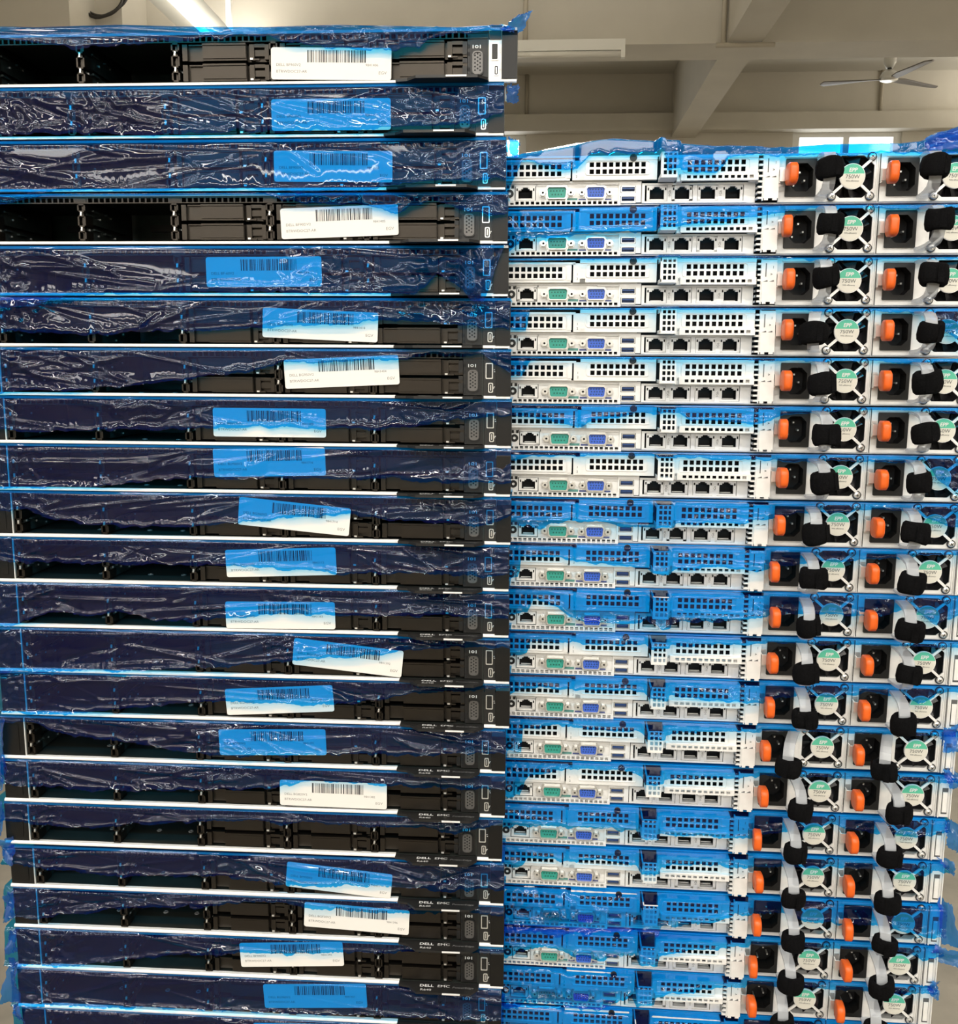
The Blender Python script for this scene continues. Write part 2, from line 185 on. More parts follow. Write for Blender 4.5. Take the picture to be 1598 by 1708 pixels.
MT = dict(
    blank=mat('blank_plastic', (0.0045, 0.0037, 0.0030), 0.34, noise=0.12, nscale=900, bump=0.012, bscale=2500, spec=0.65),
    ear=mat('ear_plastic', (0.0050, 0.0045, 0.0040), 0.40, spec=0.4, noise=0.25, nscale=1500, bump=0.02, bscale=2500),
    panel=mat('panel_plastic', (0.007, 0.0067, 0.0064), 0.42, noise=0.1, nscale=800),
    tray=mat('tray_metal', (0.026, 0.030, 0.027), 0.45, metal=0.3, noise=0.15, nscale=40),
    board=mat('board_green', (0.010, 0.022, 0.018), 0.4, noise=0.4, nscale=120),
    black=mat('black_plastic', (0.012, 0.012, 0.012), 0.4),
    dark=mat('dark_cavity', (0.004, 0.004, 0.005), 0.7),
    chrome=mat('bright_metal', (0.84, 0.83, 0.80), 0.30, metal=0.75),
    steel=mat('lip_steel', (0.90, 0.90, 0.88), 0.35, metal=0.15, noise=0.05, nscale=200),
    zinc=mat('zinc_sheet', (0.87, 0.862, 0.84), 0.40, metal=0.15, noise=0.06, nscale=90, bump=0.008, bscale=900),
    zinc2=mat('zinc_sheet_matt', (0.78, 0.77, 0.74), 0.5, metal=0.15, noise=0.08, nscale=70),
    zinc3=mat('cover_zinc', (0.42, 0.42, 0.41), 0.45, metal=0.3, noise=0.08, nscale=70),
    paper=mat('sticker_paper', (0.82, 0.79, 0.75), 0.6),
    ink=mat('sticker_ink', (0.03, 0.03, 0.035), 0.6),
    inkgrey=mat('sticker_ink_grey', (0.22, 0.21, 0.20), 0.6),
    inkdark=mat('label_ink', (0.10, 0.10, 0.10), 0.6),
    white=mat('print_white', (0.75, 0.75, 0.74), 0.5),
    grey=mat('print_grey', (0.20, 0.20, 0.20), 0.5),
    portgrey=mat('port_grey', (0.16, 0.155, 0.15), 0.4, metal=0.6),
    rail=mat('rail_metal', (0.035, 0.045, 0.042), 0.4, metal=0.4, noise=0.3, nscale=200),
    teal=mat('connector_teal', (0.035, 0.34, 0.27), 0.4),
    tealdark=mat('connector_teal_hole', (0.012, 0.13, 0.10), 0.5),
    printblue=mat('print_blue', (0.08, 0.11, 0.30), 0.6),
    printteal=mat('print_teal', (0.10, 0.30, 0.27), 0.6),
    blue=mat('connector_blue', (0.045, 0.13, 0.62), 0.4),
    usbblue=mat('usb_blue', (0.02, 0.06, 0.20), 0.35),
    orange=mat('latch_orange', (0.80, 0.125, 0.012), 0.38, noise=0.05, nscale=300),
    labelgreen=mat('label_green', (0.10, 0.50, 0.33), 0.5),
    labelcream=mat('label_cream', (0.72, 0.70, 0.62), 0.5),
    velcro=mat('velcro_black', (0.0035, 0.0035, 0.004), 0.95, noise=0.5, nscale=900, bump=0.3, bscale=1200, spec=0.1),
    fan=mat('fan_black', (0.010, 0.009, 0.011), 0.22),
    clear=clear_plastic('clear_handle'),
    film=film_material('blue_film', (0.03, 0.55, 0.93), (0.06, 0.07, 0.75), gloss=0.034, haze=0.06, rough=0.05),
    film2=film_material('blue_film_bunched', (0.05, 0.50, 0.92), (0.12, 0.27, 0.85), gloss=0.034, haze=0.34, rough=0.06),
    wall=mat('wall_paint', (0.60, 0.56, 0.48), 0.8, noise=0.05, nscale=3, bump=0.1, bscale=60),
    ceil=mat('ceiling_paint', (0.55, 0.525, 0.46), 0.85, noise=0.05, nscale=2.5),
    beam=mat('beam_paint', (0.60, 0.565, 0.49), 0.8, noise=0.05, nscale=4),
    floor=mat('concrete', (0.205, 0.185, 0.15), 0.75, noise=0.18, nscale=7, bump=0.3, bscale=90),
    enamel=mat('lamp_enamel', (0.80, 0.79, 0.74), 0.4),
    tube=emit('lamp_tube', (1.0, 0.95, 0.82), 7.0),
    tubeoff=mat('unlit_tube', (0.78, 0.76, 0.70), 0.3),
    day=emit('daylight_pane', (0.95, 0.98, 1.0), 3.5),
    backglow=emit('added_pane_glow', (1.0, 0.975, 0.93), 12.5),  # glow of the added windows behind the viewer
    cable=mat('cable_black', (0.02, 0.017, 0.014), 0.5),
    conduit=mat('conduit_paint', (0.50, 0.45, 0.36), 0.5),
    fanblade=mat('fan_blade_grey', (0.20, 0.18, 0.16), 0.5),
    trolley=mat('trolley_grey', (0.16, 0.17, 0.18), 0.5, noise=0.1, nscale=20),
    rubber=mat('caster_rubber', (0.03, 0.03, 0.03), 0.8),
)

MT['blank'].node_tree.nodes['Principled BSDF'].inputs['Specular Tint'].default_value = (1.0, 0.87, 0.74, 1)

# ------------------------------------------------------------------ mesh building
class MB:
    def __init__(s):
        s.v = []; s.f = []; s.mi = []
    def add(s, vs, fs, m=0):
        o = len(s.v)
        s.v += [tuple(p) for p in vs]
        s.f += [tuple(i + o for i in f) for f in fs]
        s.mi += [m] * len(fs)
        return s
    def box(s, x0, x1, y0, y1, z0, z1, m=0):
        vs = [(x, y, z) for x in (x0, x1) for y in (y0, y1) for z in (z0, z1)]
        return s.add(vs, [(0, 1, 3, 2), (4, 6, 7, 5), (0, 4, 5, 1), (2, 3, 7, 6), (0, 2, 6, 4), (1, 5, 7, 3)], m)
    def prism(s, poly, y0, y1, m=0, cap=True):
        """polygon in x-z, from y0 (front) to y1 (back)"""
        n = len(poly)
        vs = [(x, y0, z) for x, z in poly] + [(x, y1, z) for x, z in poly]
        fs = [(i, (i + 1) % n, n + (i + 1) % n, n + i) for i in range(n)]
        if cap:
            fs += [tuple(range(n))[::-1], tuple(range(n, 2 * n))]
        return s.add(vs, fs, m)
    def ring(s, outer, inner, y0, y1, m=0):
        """frame between two polygons of equal length in x-z"""
        n = len(outer)
        vs = [(x, y0, z) for x, z in outer] + [(x, y0, z) for x, z in inner] + [(x, y1, z) for x, z in outer] + [(x, y1, z) for x, z in inner]
        fs = []
        for i in range(n):
            j = (i + 1) % n
            fs += [(i, n + i, n + j, j), (2 * n + i, 2 * n + j, 3 * n + j, 3 * n + i), (i, j, 2 * n + j, 2 * n + i), (n + i, 3 * n + i, 3 * n + j, n + j)]
        return s.add(vs, fs, m)
    def lattice(s, xs, zs, y0, y1, holes, m=0):
        """sheet cut into cells at xs / zs; holes(i, j) leaves a cell open"""
        for i in range(len(xs) - 1):
            for j in range(len(zs) - 1):
                if not holes(i, j):
                    s.box(xs[i], xs[i + 1], y0, y1, zs[j], zs[j + 1], m)
        return s
    def sheet(s, x0, x1, z0, z1, hx, hz, y0, y1, m=0):
        """perforated sheet: hx, hz are lists of (from, to) holes"""
        bars = [x0] + [e for a in hx for e in a] + [x1]
        rows = [z0] + [e for a in hz for e in a] + [z1]
        for k in range(0, len(rows), 2):
            s.box(x0, x1, y0, y1, rows[k], rows[k + 1], m)
        for k in range(0, len(bars), 2):
            for a in hz:
                s.box(bars[k], bars[k + 1], y0, y1, a[0], a[1], m)
        return s
    def tube(s, pts, r, n=8, m=0):
        pts = [Vector(p) for p in pts]
        rings = []
        for i, p in enumerate(pts):
            d = (pts[min(i + 1, len(pts) - 1)] - pts[max(i - 1, 0)]).normalized()
            a = d.orthogonal().normalized() if i == 0 else (rings[-1][1] - d * rings[-1][1].dot(d)).normalized()
            rings.append((p, a, d.cross(a)))
        o = [p + (a * math.cos(t) + b * math.sin(t)) * r for p, a, b in rings for t in [2 * math.pi * k / n for k in range(n)]]
        fs = [(i * n + k, i * n + (k + 1) % n, (i + 1) * n + (k + 1) % n, (i + 1) * n + k) for i in range(len(pts) - 1) for k in range(n)]
        fs += [tuple(range(n))[::-1], tuple(range((len(pts) - 1) * n, len(pts) * n))]
        return s.add(o, fs, m)
    def mesh(s, name, mats, scale=MM, smooth=False):
        me = bpy.data.meshes.new(name)
        me.from_pydata([(x * scale, y * scale, z * scale) for x, y, z in s.v], [], s.f)
        for k in (mats if isinstance(mats, (list, tuple)) else [mats]):
            me.materials.append(MT[k])
        if any(s.mi):
            me.polygons.foreach_set('material_index', s.mi)
        if smooth:
            me.polygons.foreach_set('use_smooth', [True] * len(s.f))
        me.update()
        return me

def circle(cx, cz, r, n=16, a0=0.0):
    return [(cx + r * math.cos(a0 + 2 * math.pi * k / n), cz + r * math.sin(a0 + 2 * math.pi * k / n)) for k in range(n)]
def rrect(x0, x1, z0, z1, r, n=4):
    p = []
    for cx, cz, a in ((x1 - r, z0 + r, -90), (x1 - r, z1 - r, 0), (x0 + r, z1 - r, 90), (x0 + r, z0 + r, 180)):
        p += [(cx + r * math.cos(math.radians(a + 90 * k / n)), cz + r * math.sin(math.radians(a + 90 * k / n))) for k in range(n + 1)]
    return p

def obj(name, me, parent=None, loc=(0, 0, 0), rot=(0, 0, 0), scale=None):
    o = bpy.data.objects.new(name, me)
    COL.objects.link(o)
    o.location = loc
    o.rotation_euler = rot
    if scale:
        o.scale = scale
    if parent is not None:
        o.parent = parent
    return o
def mm(x, y, z):
    return (x * MM, y * MM, z * MM)
def tag(o, label=None, cat=None, group=None, kind=None):
    for k, v in (('label', label), ('category', cat), ('group', group), ('kind', kind)):
        if v:
            o[k] = v
    return o
def thing(name, label, cat, loc, rotz=0.0, group=None):
    return tag(obj(name, None, None, loc, (0, 0, rotz)), label, cat, group)

_text = {}
def text(body, size, material, align='LEFT', shear=0.0, bold=0.0, sx=1.0):
    """flat print facing the camera side (-y), cached per wording"""
    key = (body, size, material, align, shear, bold, sx)
    if key not in _text:
        cu = bpy.data.curves.new('print', 'FONT')
        cu.body = body
        cu.size = size * MM
        cu.align_x = align
        cu.align_y = 'CENTER'
        cu.shear = shear
        cu.offset = bold * MM
        cu.resolution_u = 2
        ob = bpy.data.objects.new('print', cu)
        me = bpy.data.meshes.new_from_object(ob)
        bpy.data.objects.remove(ob)
        me.transform(Matrix.Rotation(math.pi / 2, 4, 'X') @ Matrix.Diagonal((sx, 1, 1, 1)))
        me.materials.clear()
        me.materials.append(MT[material])
        _text[key] = me
    return _text[key]

# ------------------------------------------------------------------ the hall
def struct(name, mb, m, label=None, parent=None):
    o = obj(name, mb.mesh(name, m, 1.0), parent)
    if parent is None:
        tag(o, label, None, None, 'structure')
    return o
XA, XB, YA, YB, HC = -4.2, 5.2, -6.0, 6.15, 3.42
struct('floor', MB().box(XA, XB, YA, YB, -0.1, 0.0), 'floor', 'bare beige concrete floor with dark specks')
struct('ceiling', MB().box(XA, XB, YA, YB, HC, HC + 0.1), 'ceil', 'dim beige painted concrete ceiling')
wf = MB()
# far wall with openings for two high windows
WIN = [(-0.55, 0.40), (2.22, 2.95)]
WZ0, WZ1 = 2.05, 3.03
xs = [XA, WIN[0][0], WIN[0][1], WIN[1][0], WIN[1][1], XB]
wf.lattice(xs, [0, WZ0, WZ1, HC], YB, YB + 0.15, lambda i, j: j == 1 and i in (1, 3))
struct('wall_back', wf, 'wall', 'far beige wall with a ledge and bright high windows')
struct('wall_left', MB().box(XA - 0.15, XA, YA, YB, 0, HC), 'wall', 'beige side wall of the hall on the left')
struct('wall_right', MB().box(XB, XB + 0.15, YA, YB, 0, HC), 'wall', 'beige side wall of the hall on the right')
BW = [(-3.6, -1.4), (-0.6, 1.6), (2.4, 4.6)]                     # added glowing windows behind the viewer, unseen, for frontal light and film sheen
BZ0, BZ1 = 2.58, 3.04
xs = [XA] + [e for w in BW for e in w] + [XB]
struct('wall_front', MB().lattice(xs, [0, BZ0, BZ1, HC], YA - 0.15, YA, lambda i, j: j == 1 and i % 2 == 1), 'wall', 'beige wall of the hall behind the viewer')
for n, (a, b_) in enumerate(BW):
    w = tag(obj('window_%d' % (n + 3), MB().sheet(a, b_, BZ0, BZ1, [(a + 0.05, (a + b_) / 2 - 0.02), ((a + b_) / 2 + 0.02, b_ - 0.05)], [(BZ0 + 0.05, BZ1 - 0.05)], YA - 0.08, YA - 0.02).mesh('window', 'enamel', 1.0)),
            'added glowing window for frontal light behind the viewer, %s of three' % ('left', 'middle', 'right')[n], None, None, 'structure')
    for p0, p1 in ((a + 0.03, (a + b_) / 2), ((a + b_) / 2, b_ - 0.03)):
        obj('pane', MB().box(p0, p1, YA - 0.11, YA - 0.10, BZ0 + 0.03, BZ1 - 0.03).mesh('pane', 'backglow', 1.0), w)
for n, (a, b) in enumerate(WIN):
    w = tag(obj('window_%d' % (n + 1), MB().sheet(a, b, WZ0, WZ1, [(a + 0.05, (a + b) / 2 - 0.02), ((a + b) / 2 + 0.02, b - 0.05)], [(WZ0 + 0.05, WZ1 - 0.03)], YB + 0.02, YB + 0.08).mesh('window', 'enamel', 1.0)),
            'white framed window glowing with daylight on the far wall', None, None, 'structure')
    obj('pane', MB().box(a + 0.03, (a + b) / 2, YB + 0.09, YB + 0.10, WZ0 + 0.03, WZ1 - 0.02).mesh('pane', 'day', 1.0), w)
    obj('pane', MB().box((a + b) / 2, b - 0.03, YB + 0.09, YB + 0.10, WZ0 + 0.03, WZ1 - 0.02).mesh('pane', 'day', 1.0), w)
struct('trim_1', MB().box(XA, XB, YB - 0.10, YB, 3.03, 3.14), 'beam', 'painted ledge running along the far wall above the windows')
# beams
struct('cross_beam', MB().box(XA, XB, 4.16, 4.42, 3.0, HC), 'beam', 'broad painted concrete beam crossing the hall overhead')
struct('long_beam', MB().box(1.395, 1.56, YA, 4.16, 3.0, HC), 'beam', 'painted concrete beam running away from the viewer, near half')
struct('long_beam', MB().box(1.395, 1.56, 4.42, YB, 3.0, HC), 'beam', 'painted concrete beam running away from the viewer, beyond the cross beam')
struct('pillar', MB().box(-1.95, -1.47, 3.86, 4.16, 0, HC), 'wall', 'beige pillar by the left end of the cross beam')
struct('pillar', MB().box(-4.2, -1.60, 3.60, 3.86, 0, HC), 'wall', 'broad sunlit beige pillar at the far left')

def conduit(label, pts, r=0.012):
    return tag(obj('conduit', MB().tube(pts, r, 8).mesh('conduit', 'conduit', 1.0, True)), label, 'conduit', 'painted conduits')
conduit('thin painted conduit under the crossing of the two beams', [(1.34, 4.14, 2.985), (1.62, 4.14, 2.985)])
conduit('thin painted conduit running down the cross beam beside the long beam', [(1.375, 4.145, 3.40), (1.375, 4.145, 2.985)])
conduit('thin vertical conduit on the far wall below the ceiling fan', [(2.79, YB - 0.012, 3.42), (2.79, YB - 0.012, 3.14)])
conduit('thin vertical conduit on the far wall near the black server corner', [(0.40, YB - 0.012, 3.42), (0.40, YB - 0.012, 3.14)])
conduit('thin vertical conduit on the cross beam above the black server corner', [(0.42, 4.147, 3.42), (0.42, 4.147, 3.0)])

def batten(label, loc, along, lit, length=1.25):
    t = thing('fluorescent_lamp', label, 'lamp', loc, 0 if along else math.pi / 2, 'fluorescent battens')
    h = length / 2
    obj('housing', MB().add([(-.11, -h, -.05), (-.11, h, -.05), (-.035, -h, 0), (-.035, h, 0), (.035, -h, 0), (.035, h, 0), (.11, -h, -.05), (.11, h, -.05), (-.035, -h, -.035), (-.035, h, -.035), (.035, -h, -.035), (.035, h, -.035)],
        [(0, 1, 3, 2), (2, 3, 5, 4), (4, 5, 7, 6), (0, 8, 9, 1), (8, 10, 11, 9), (10, 6, 7, 11), (0, 2, 4, 6, 10, 8), (1, 9, 11, 7, 5, 3)]).mesh('housing', 'enamel', 1.0), t)
    for e in (-1, 1):
        obj('lamp_holder', MB().box(-.018, .018, e * (h - .03) - .012, e * (h - .03) + .012, -.085, -.035).mesh('lamp_holder', 'enamel', 1.0), t)
    obj('tube', MB().tube([(0, -h + .035, -.062), (0, h - .035, -.062)], .014, 10).mesh('tube', 'tube' if lit else 'tubeoff', 1.0, True), t)
    for y in (-0.35, 0.35):
        obj('hanger', MB().box(-.012, .012, y - .012, y + .012, 0, HC - loc[2]).mesh('hanger', 'enamel', 1.0), t)
    return t
for i, (lx, ly, lz, along, w) in enumerate(LAMPS):
    five = ('far left', 'left', 'middle', 'right', 'far right')
    batten('lit fluorescent batten hanging above the left stack of servers' if i == 0 else
           'added ceiling batten lighting the hall behind the %s stack, above the frame' % ('left', 'right')[i - 1] if i < 3 else
           'added ceiling batten lighting the far wall beyond the cross beam, right of the frame' if i == 3 else
           'added unseen ceiling batten in the %s row behind the viewer, %s of five' % (('near', 'middle', 'far')[(i - 4) // 5], five[(i - 4) % 5]), (lx, ly, lz), along, True)
t = thing('fluorescent_lamp', 'unlit fluorescent batten fixed under the cross beam beside the top black server', 'lamp', (0.45, 4.10, 2.985), math.pi / 2, 'fluorescent battens')
obj('housing', MB().box(-.03, .03, -.45, .45, -.035, .015).mesh('housing', 'enamel', 1.0), t)
obj('tube', MB().tube([(-.02, -.43, -.05), (-.02, .43, -.05)], .014, 10).mesh('tube', 'tubeoff', 1.0, True), t)
for e in (-1, 1):
    obj('lamp_holder', MB().box(-.035, -.005, e * .44 - .01, e * .44 + .01, -.07, -.035).mesh('lamp_holder', 'enamel', 1.0), t)

# ceiling fan
fx, fy, fz = 2.52, 5.20, 3.13
t = thing('ceiling_fan', 'small grey ceiling fan with three blades beyond the cross beam', 'fan', (fx, fy, fz))
obj('rod', MB().tube([(0, 0, HC - fz), (0, 0, 0.03)], .012, 10).mesh('rod', 'cable', 1.0, True), t)
def lathe(prof, n=20):
    b = MB()
    vs = [(r * math.cos(2 * math.pi * k / n), r * math.sin(2 * math.pi * k / n), z) for r, z in prof for k in range(n)]
    fs = [(i * n + k, i * n + (k + 1) % n, (i + 1) * n + (k + 1) % n, (i + 1) * n + k) for i in range(len(prof) - 1) for k in range(n)]
    fs += [tuple(range(n))[::-1], tuple(range((len(prof) - 1) * n, len(prof) * n))]
    return b.add(vs, fs)
obj('motor', lathe([(0.03, -0.035), (0.05, -0.028), (0.054, -0.008), (0.04, 0.016), (0.02, 0.03)]).mesh('motor', 'chrome', 1.0, True), t)
obj('canopy_cup', lathe([(0.02, 0.04), (0.035, 0.07), (0.033, 0.12), (0.015, 0.135)]).mesh('canopy_cup', 'enamel', 1.0, True), t)
for k, a in enumerate((168, 286, 28)):
    bl = MB().add([(0.04, -.018, 0.004), (0.10, -.026, 0.008), (0.36, -.034, -0.004), (0.38, 0, -0.002), (0.36, .026, 0.004), (0.10, .022, -0.002), (0.04, .018, -0.002)] +
                  [(0.04, -.018, -0.002), (0.10, -.026, 0.002), (0.36, -.034, -0.010), (0.38, 0, -0.008), (0.36, .026, -0.002), (0.10, .022, -0.008), (0.04, .018, -0.008)],
                  [(0, 1, 2, 3, 4, 5, 6), (13, 12, 11, 10, 9, 8, 7)] + [(i, i + 7, (i + 1) % 7 + 7, (i + 1) % 7) for i in range(7)])
    obj('blade', bl.mesh('blade', 'fanblade', 1.0), t, (0, 0, -0.02), (0, 0, math.radians(a)))

# coil of cable hanging on the pillar
cpts = []
for k in range(90):
    a = k * 0.21
    cpts.append((-1.545 + (0.105 + 0.02 * math.sin(k * .37)) * math.sin(a), 3.845 - 0.0006 * k, 3.16 + (0.12 + 0.02 * math.cos(k * .23)) * math.cos(a)))
tag(obj('cable_coil', MB().tube(cpts, .007, 6).mesh('cable_coil', 'cable', 1.0, True)), 'dark loops of coiled cable hanging on the left pillar', 'cable')
# trolleys carrying the stacks
def trolley(label, x0, x1, y0, y1, ztop):
    t = thing('platform_trolley', label, 'trolley', ((x0 + x1) / 2, (y0 + y1) / 2, 0))
    hx, hy = (x1 - x0) / 2, (y1 - y0) / 2
    obj('deck', MB().box(-hx, hx, -hy, hy, ztop - 0.05, ztop).mesh('deck', 'trolley', 1.0), t)
    obj('frame', MB().sheet(-hx, hx, 0.16, ztop - 0.05, [(-hx + .04, hx - .04)], [(0.22, ztop - 0.11)], -hy, hy).mesh('frame', 'trolley', 1.0), t)
    for ax in (-1, 1):
        for ay in (-1, 1):
            obj('caster', MB().prism(circle(0, 0, .07, 16), -.02, .02).mesh('caster', 'rubber', 1.0, True), t, (ax * (hx - .06), ay * (hy - .1), .07))
            obj('caster_fork', MB().box(-.03, .03, -.03, .03, 0, .10).mesh('caster_fork', 'trolley', 1.0), t, (ax * (hx - .06), ay * (hy - .1), .06))

ORD = ['', 'topmost', 'second', 'third', 'fourth', 'fifth', 'sixth', 'seventh', 'eighth', 'ninth', 'tenth', 'eleventh', 'twelfth', 'thirteenth', 'fourteenth',
       'fifteenth', 'sixteenth', 'seventeenth', 'eighteenth', 'nineteenth', 'twentieth', 'twenty-first', 'twenty-second']

# ------------------------------------------------------------------ front-facing servers: shared meshes (mm; x across, y deep, z up; front at y = 0)
H = 42.0
F = {}
F['chassis'] = MB().box(24, 458, 2, 700, 0, 1.4).box(24, 25.2, 1, 700, 1.4, H).box(456.8, 458, 1, 700, 1.4, H).box(25.2, 456.8, 698, 700, 1.4, H).mesh('chassis', 'tray')
F['cover'] = MB().box(24, 458, 0.5, 700, 40.8, H, 1).box(0.5, 481.5, -0.9, 0.5, 39.8, H).mesh('top_cover', ['zinc3', 'tray'])
bp = MB().box(25.5, 456.5, 112, 114, 1.5, 40.5)
for k in range(5):
    for z in (8, 24):
        bp.box(45 + 83 * k, 78 + 83 * k, 106, 112, z, z + 6, 1)
F['backplane'] = bp.mesh('backplane', ['board', 'black'])
LIP = lambda x0, x1: MB().add([(x, y, z) for x in (x0, x1) for (y, z) in ((-2.4, -.3), (-2.4, 1.0), (-1.2, 2.1), (2.5, 2.1), (2.5, -.3))], [(0, 1, 2, 3, 4), (9, 8, 7, 6, 5)] + [(i, 5 + i, 5 + (i + 1) % 5, (i + 1) % 5) for i in range(5)])
F['lip'] = LIP(0, 381).mesh('front_lip', 'steel')
F['earlip'] = LIP(458.5, 481.5).mesh('ear_lip', 'steel')
v = MB().box(26, 457, 0.5, 3, 38.6, 40.6).box(26, 457, 0.5, 3, 34.2, 35.0)
x = 27.0
while x < 440:
    v.box(x, x + 1.5, 0.5, 2.5, 35.0, 38.6); x += 5.2
for a in (104, 188, 272, 357):
    v.box(a, a + 11, 0.3, 3, 35.0, 38.6)
F['vent'] = v.mesh('vent_strip', 'blank')
d = MB()
for z0, z1 in ((3, 11.5), (14.5, 24.5), (27, 34)):
    d.box(0, 7, 0, 14, z0, z0 + 1.3).box(0, 7, 0, 14, z1 - 1.3, z1).box(0, 1.3, 0, 14, z0, z1).box(5.7, 7, 0, 14, z0, z1)
d.box(2.6, 4.4, 3, 104, 2, 40).box(0, 2, 5, 100, 18, 21)
d.box(-5, 0, 20, 100, 2, 9).box(-4, 0, 22, 98, 22, 28)
F['divider'] = d.mesh('bay_divider', 'blank')
rl = MB().box(4.6, 5.8, 6, 96, 3, 15).box(4.6, 5.8, 6, 96, 18.5, 31)
for (y, z) in ((8, 6), (8, 12), (26, 9), (44, 5), (60, 11), (8, 22), (8, 28), (30, 24), (52, 28)):
    rl.box(5.8, 6.6, y, y + 1.6, z, z + 1.5, 1)  # bright metal dots put in as glints along the rail
for (y, z) in ((14, 13), (36, 12), (14, 29), (40, 29)):
    rl.box(5.8, 8.5, y, y + 12, z, z + 1.5, 0)
F['rail'] = rl.mesh('bay_rail', ['rail', 'chrome'])
F['spring'] = MB().box(0.2, 1.6, -0.4, 1.2, 0.4, 2.0).box(0.6, 2.0, -1.0, 0.4, 1.8, 3.6).mesh('contact_spring', 'chrome')
b = MB().box(0, 4.2, 1.0, 12, 0, 13)                       # left wall
b.box(4.2, 17.4, 4.5, 12, 0.6, 12.4)                         # recessed panel
b.box(17.4, 55.0, 1.0, 12, 0.0, 13.0)
b.prism([(17.8, 1.6), (54.6, 1.6), (54.6, 11.4), (17.8, 11.4)], 0.0, 2.0)
b.box(17.6, 54.8, -0.6, 2, 11.9, 13.4).box(5.2, 17.0, 2.2, 6, 12.2, 13.2)
b.box(55, 75, 6.5, 12, 0, 13)
F['blank'] = b.mesh('drive_blank', 'blank')
l = MB().box(57.5, 61.5, 1.0, 8, 0.5, 12.5).box(70.5, 74.0, 1.2, 8, 0.5, 12.5).box(61.5, 70.5, 1.5, 8, 10.2, 13.0).box(61.5, 70.5, 2.6, 8, 3.5, 8.4).box(59.5, 66, 0.6, 3, -0.2, 1.1)
F['latch'] = l.mesh('latch', 'blank')
F['glint'] = MB().box(58.2, 60.6, 0.2, 1.2, 0.2, 1.6).mesh('latch_glint', 'chrome')  # tiny bright metal bit put in as the glint on each latch
e = MB().box(440.5, 458, 1.2, 10, 2.5, 40).box(436.4, 440.2, 0.6, 8, 5, 13).box(436.4, 440.2, 0.6, 8, 15.5, 19).box(436.4, 440.2, 0.6, 8, 22, 32)
for z in (4, 9, 21, 27, 34):
    e.box(440.6, 442.6, 0.9, 1.3, z, z + 2.8, 1)
F['panel'] = e.mesh('port_panel', ['panel', 'dark'])
o_, i_ = rrect(444.6, 453.2, 6.2, 24.4, 3.0), rrect(445.5, 452.3, 7.1, 23.5, 2.6)
g = MB().ring(o_, i_, -0.6, 1.4).prism(i_, 0.4, 1.4)
for k in range(5):
    for j, dx in enumerate((446.8, 448.9, 451.0)):
        z = 9.4 + 2.9 * k + (1.4 if j == 1 else 0)
        if z < 22.6:
            g.prism(circle(dx, z, 0.75, 8), 0.3, 0.5, 1)
F['vga'] = g.mesh('vga_port', ['portgrey', 'dark'])
g2 = MB().ring(rrect(443.8, 454.0, 5.4, 25.2, 3.4), o_, -0.2, 1.3)
F['vgasur'] = g2.mesh('port_surround', 'black')
F['icon'] = MB().ring(rrect(446.6, 449.6, 26.9, 29.3, 1.1), rrect(447.3, 448.9, 27.6, 28.6, 0.4), 1.0, 1.25).box(444.7, 445.5, 1.0, 1.25, 26.7, 29.5).box(450.7, 451.5, 1.0, 1.25, 26.7, 29.5).mesh('display_icon', 'white')
F['strip'] = MB().box(458.2, 469, 0.0, 6, 2, 33).box(459, 468.4, -0.8, 6, 33, 40).mesh('port_strip', 'black')
F['strip_bright'] = MB().box(458.2, 469, 0.0, 6, 2, 33, 0).box(459, 468.4, -0.8, 6, 33, 40, 1).mesh('port_strip', ['zinc', 'black'])
F['usb'] = MB().ring(rrect(460.0, 466.4, 16.8, 30.4, .5, 1), rrect(460.8, 465.6, 17.6, 29.6, .4, 1), -0.7, 1).box(460.8, 465.6, -0.05, 0.2, 17.6, 29.6, 1).box(462.2, 463.6, -0.5, 0.2, 18.4, 28.8, 1).mesh('usb_port', ['chrome', 'black'])
F['musb'] = MB().ring(rrect(462.4, 466.6, 4.8, 13.4, 1, 2), rrect(463.2, 465.8, 5.6, 12.6, .8, 2), -0.6, 1).prism(rrect(463.2, 465.8, 5.6, 12.6, .8, 2), -0.05, 0.2, 1).box(464.1, 464.9, -0.4, 0.2, 6.6, 11.6).mesh('micro_usb_port', ['chrome', 'dark'])
F['usbicon'] = MB().box(467.2, 468.1, -0.25, 0.02, 9.4, 10.2).box(466.9, 467.4, -0.25, 0.02, 8.0, 9.6).box(467.3, 468.4, -0.25, 0.02, 22.6, 23.2).box(467.2, 467.9, -0.25, 0.02, 24.2, 25.0).mesh('port_icon', 'white')
F['ear'] = MB().prism([(469.2, 2), (482, 2), (482, 35.5), (469.2, 35.5)], -2.6, 4).add([(469.2, -2.6, 35.5), (482, -2.6, 35.5), (482, 0.6, 40), (469.2, 0.6, 40), (469.2, 4, 35.5), (482, 4, 35.5), (482, 4, 40), (469.2, 4, 40)],
        [(0, 1, 2, 3), (3, 2, 6, 7), (0, 3, 7, 4), (1, 5, 6, 2), (4, 7, 6, 5)]).mesh('ear', 'ear')
F['earL'] = MB().box(0.5, 23.2, -0.4, 4, 2, 40).box(6, 18, -0.9, 0, 6, 33).mesh('ear', 'ear')
F['edge'] = MB().box(23.5, 24.1, -0.6, 3, 1.7, 40).mesh('edge_strip', 'steel')
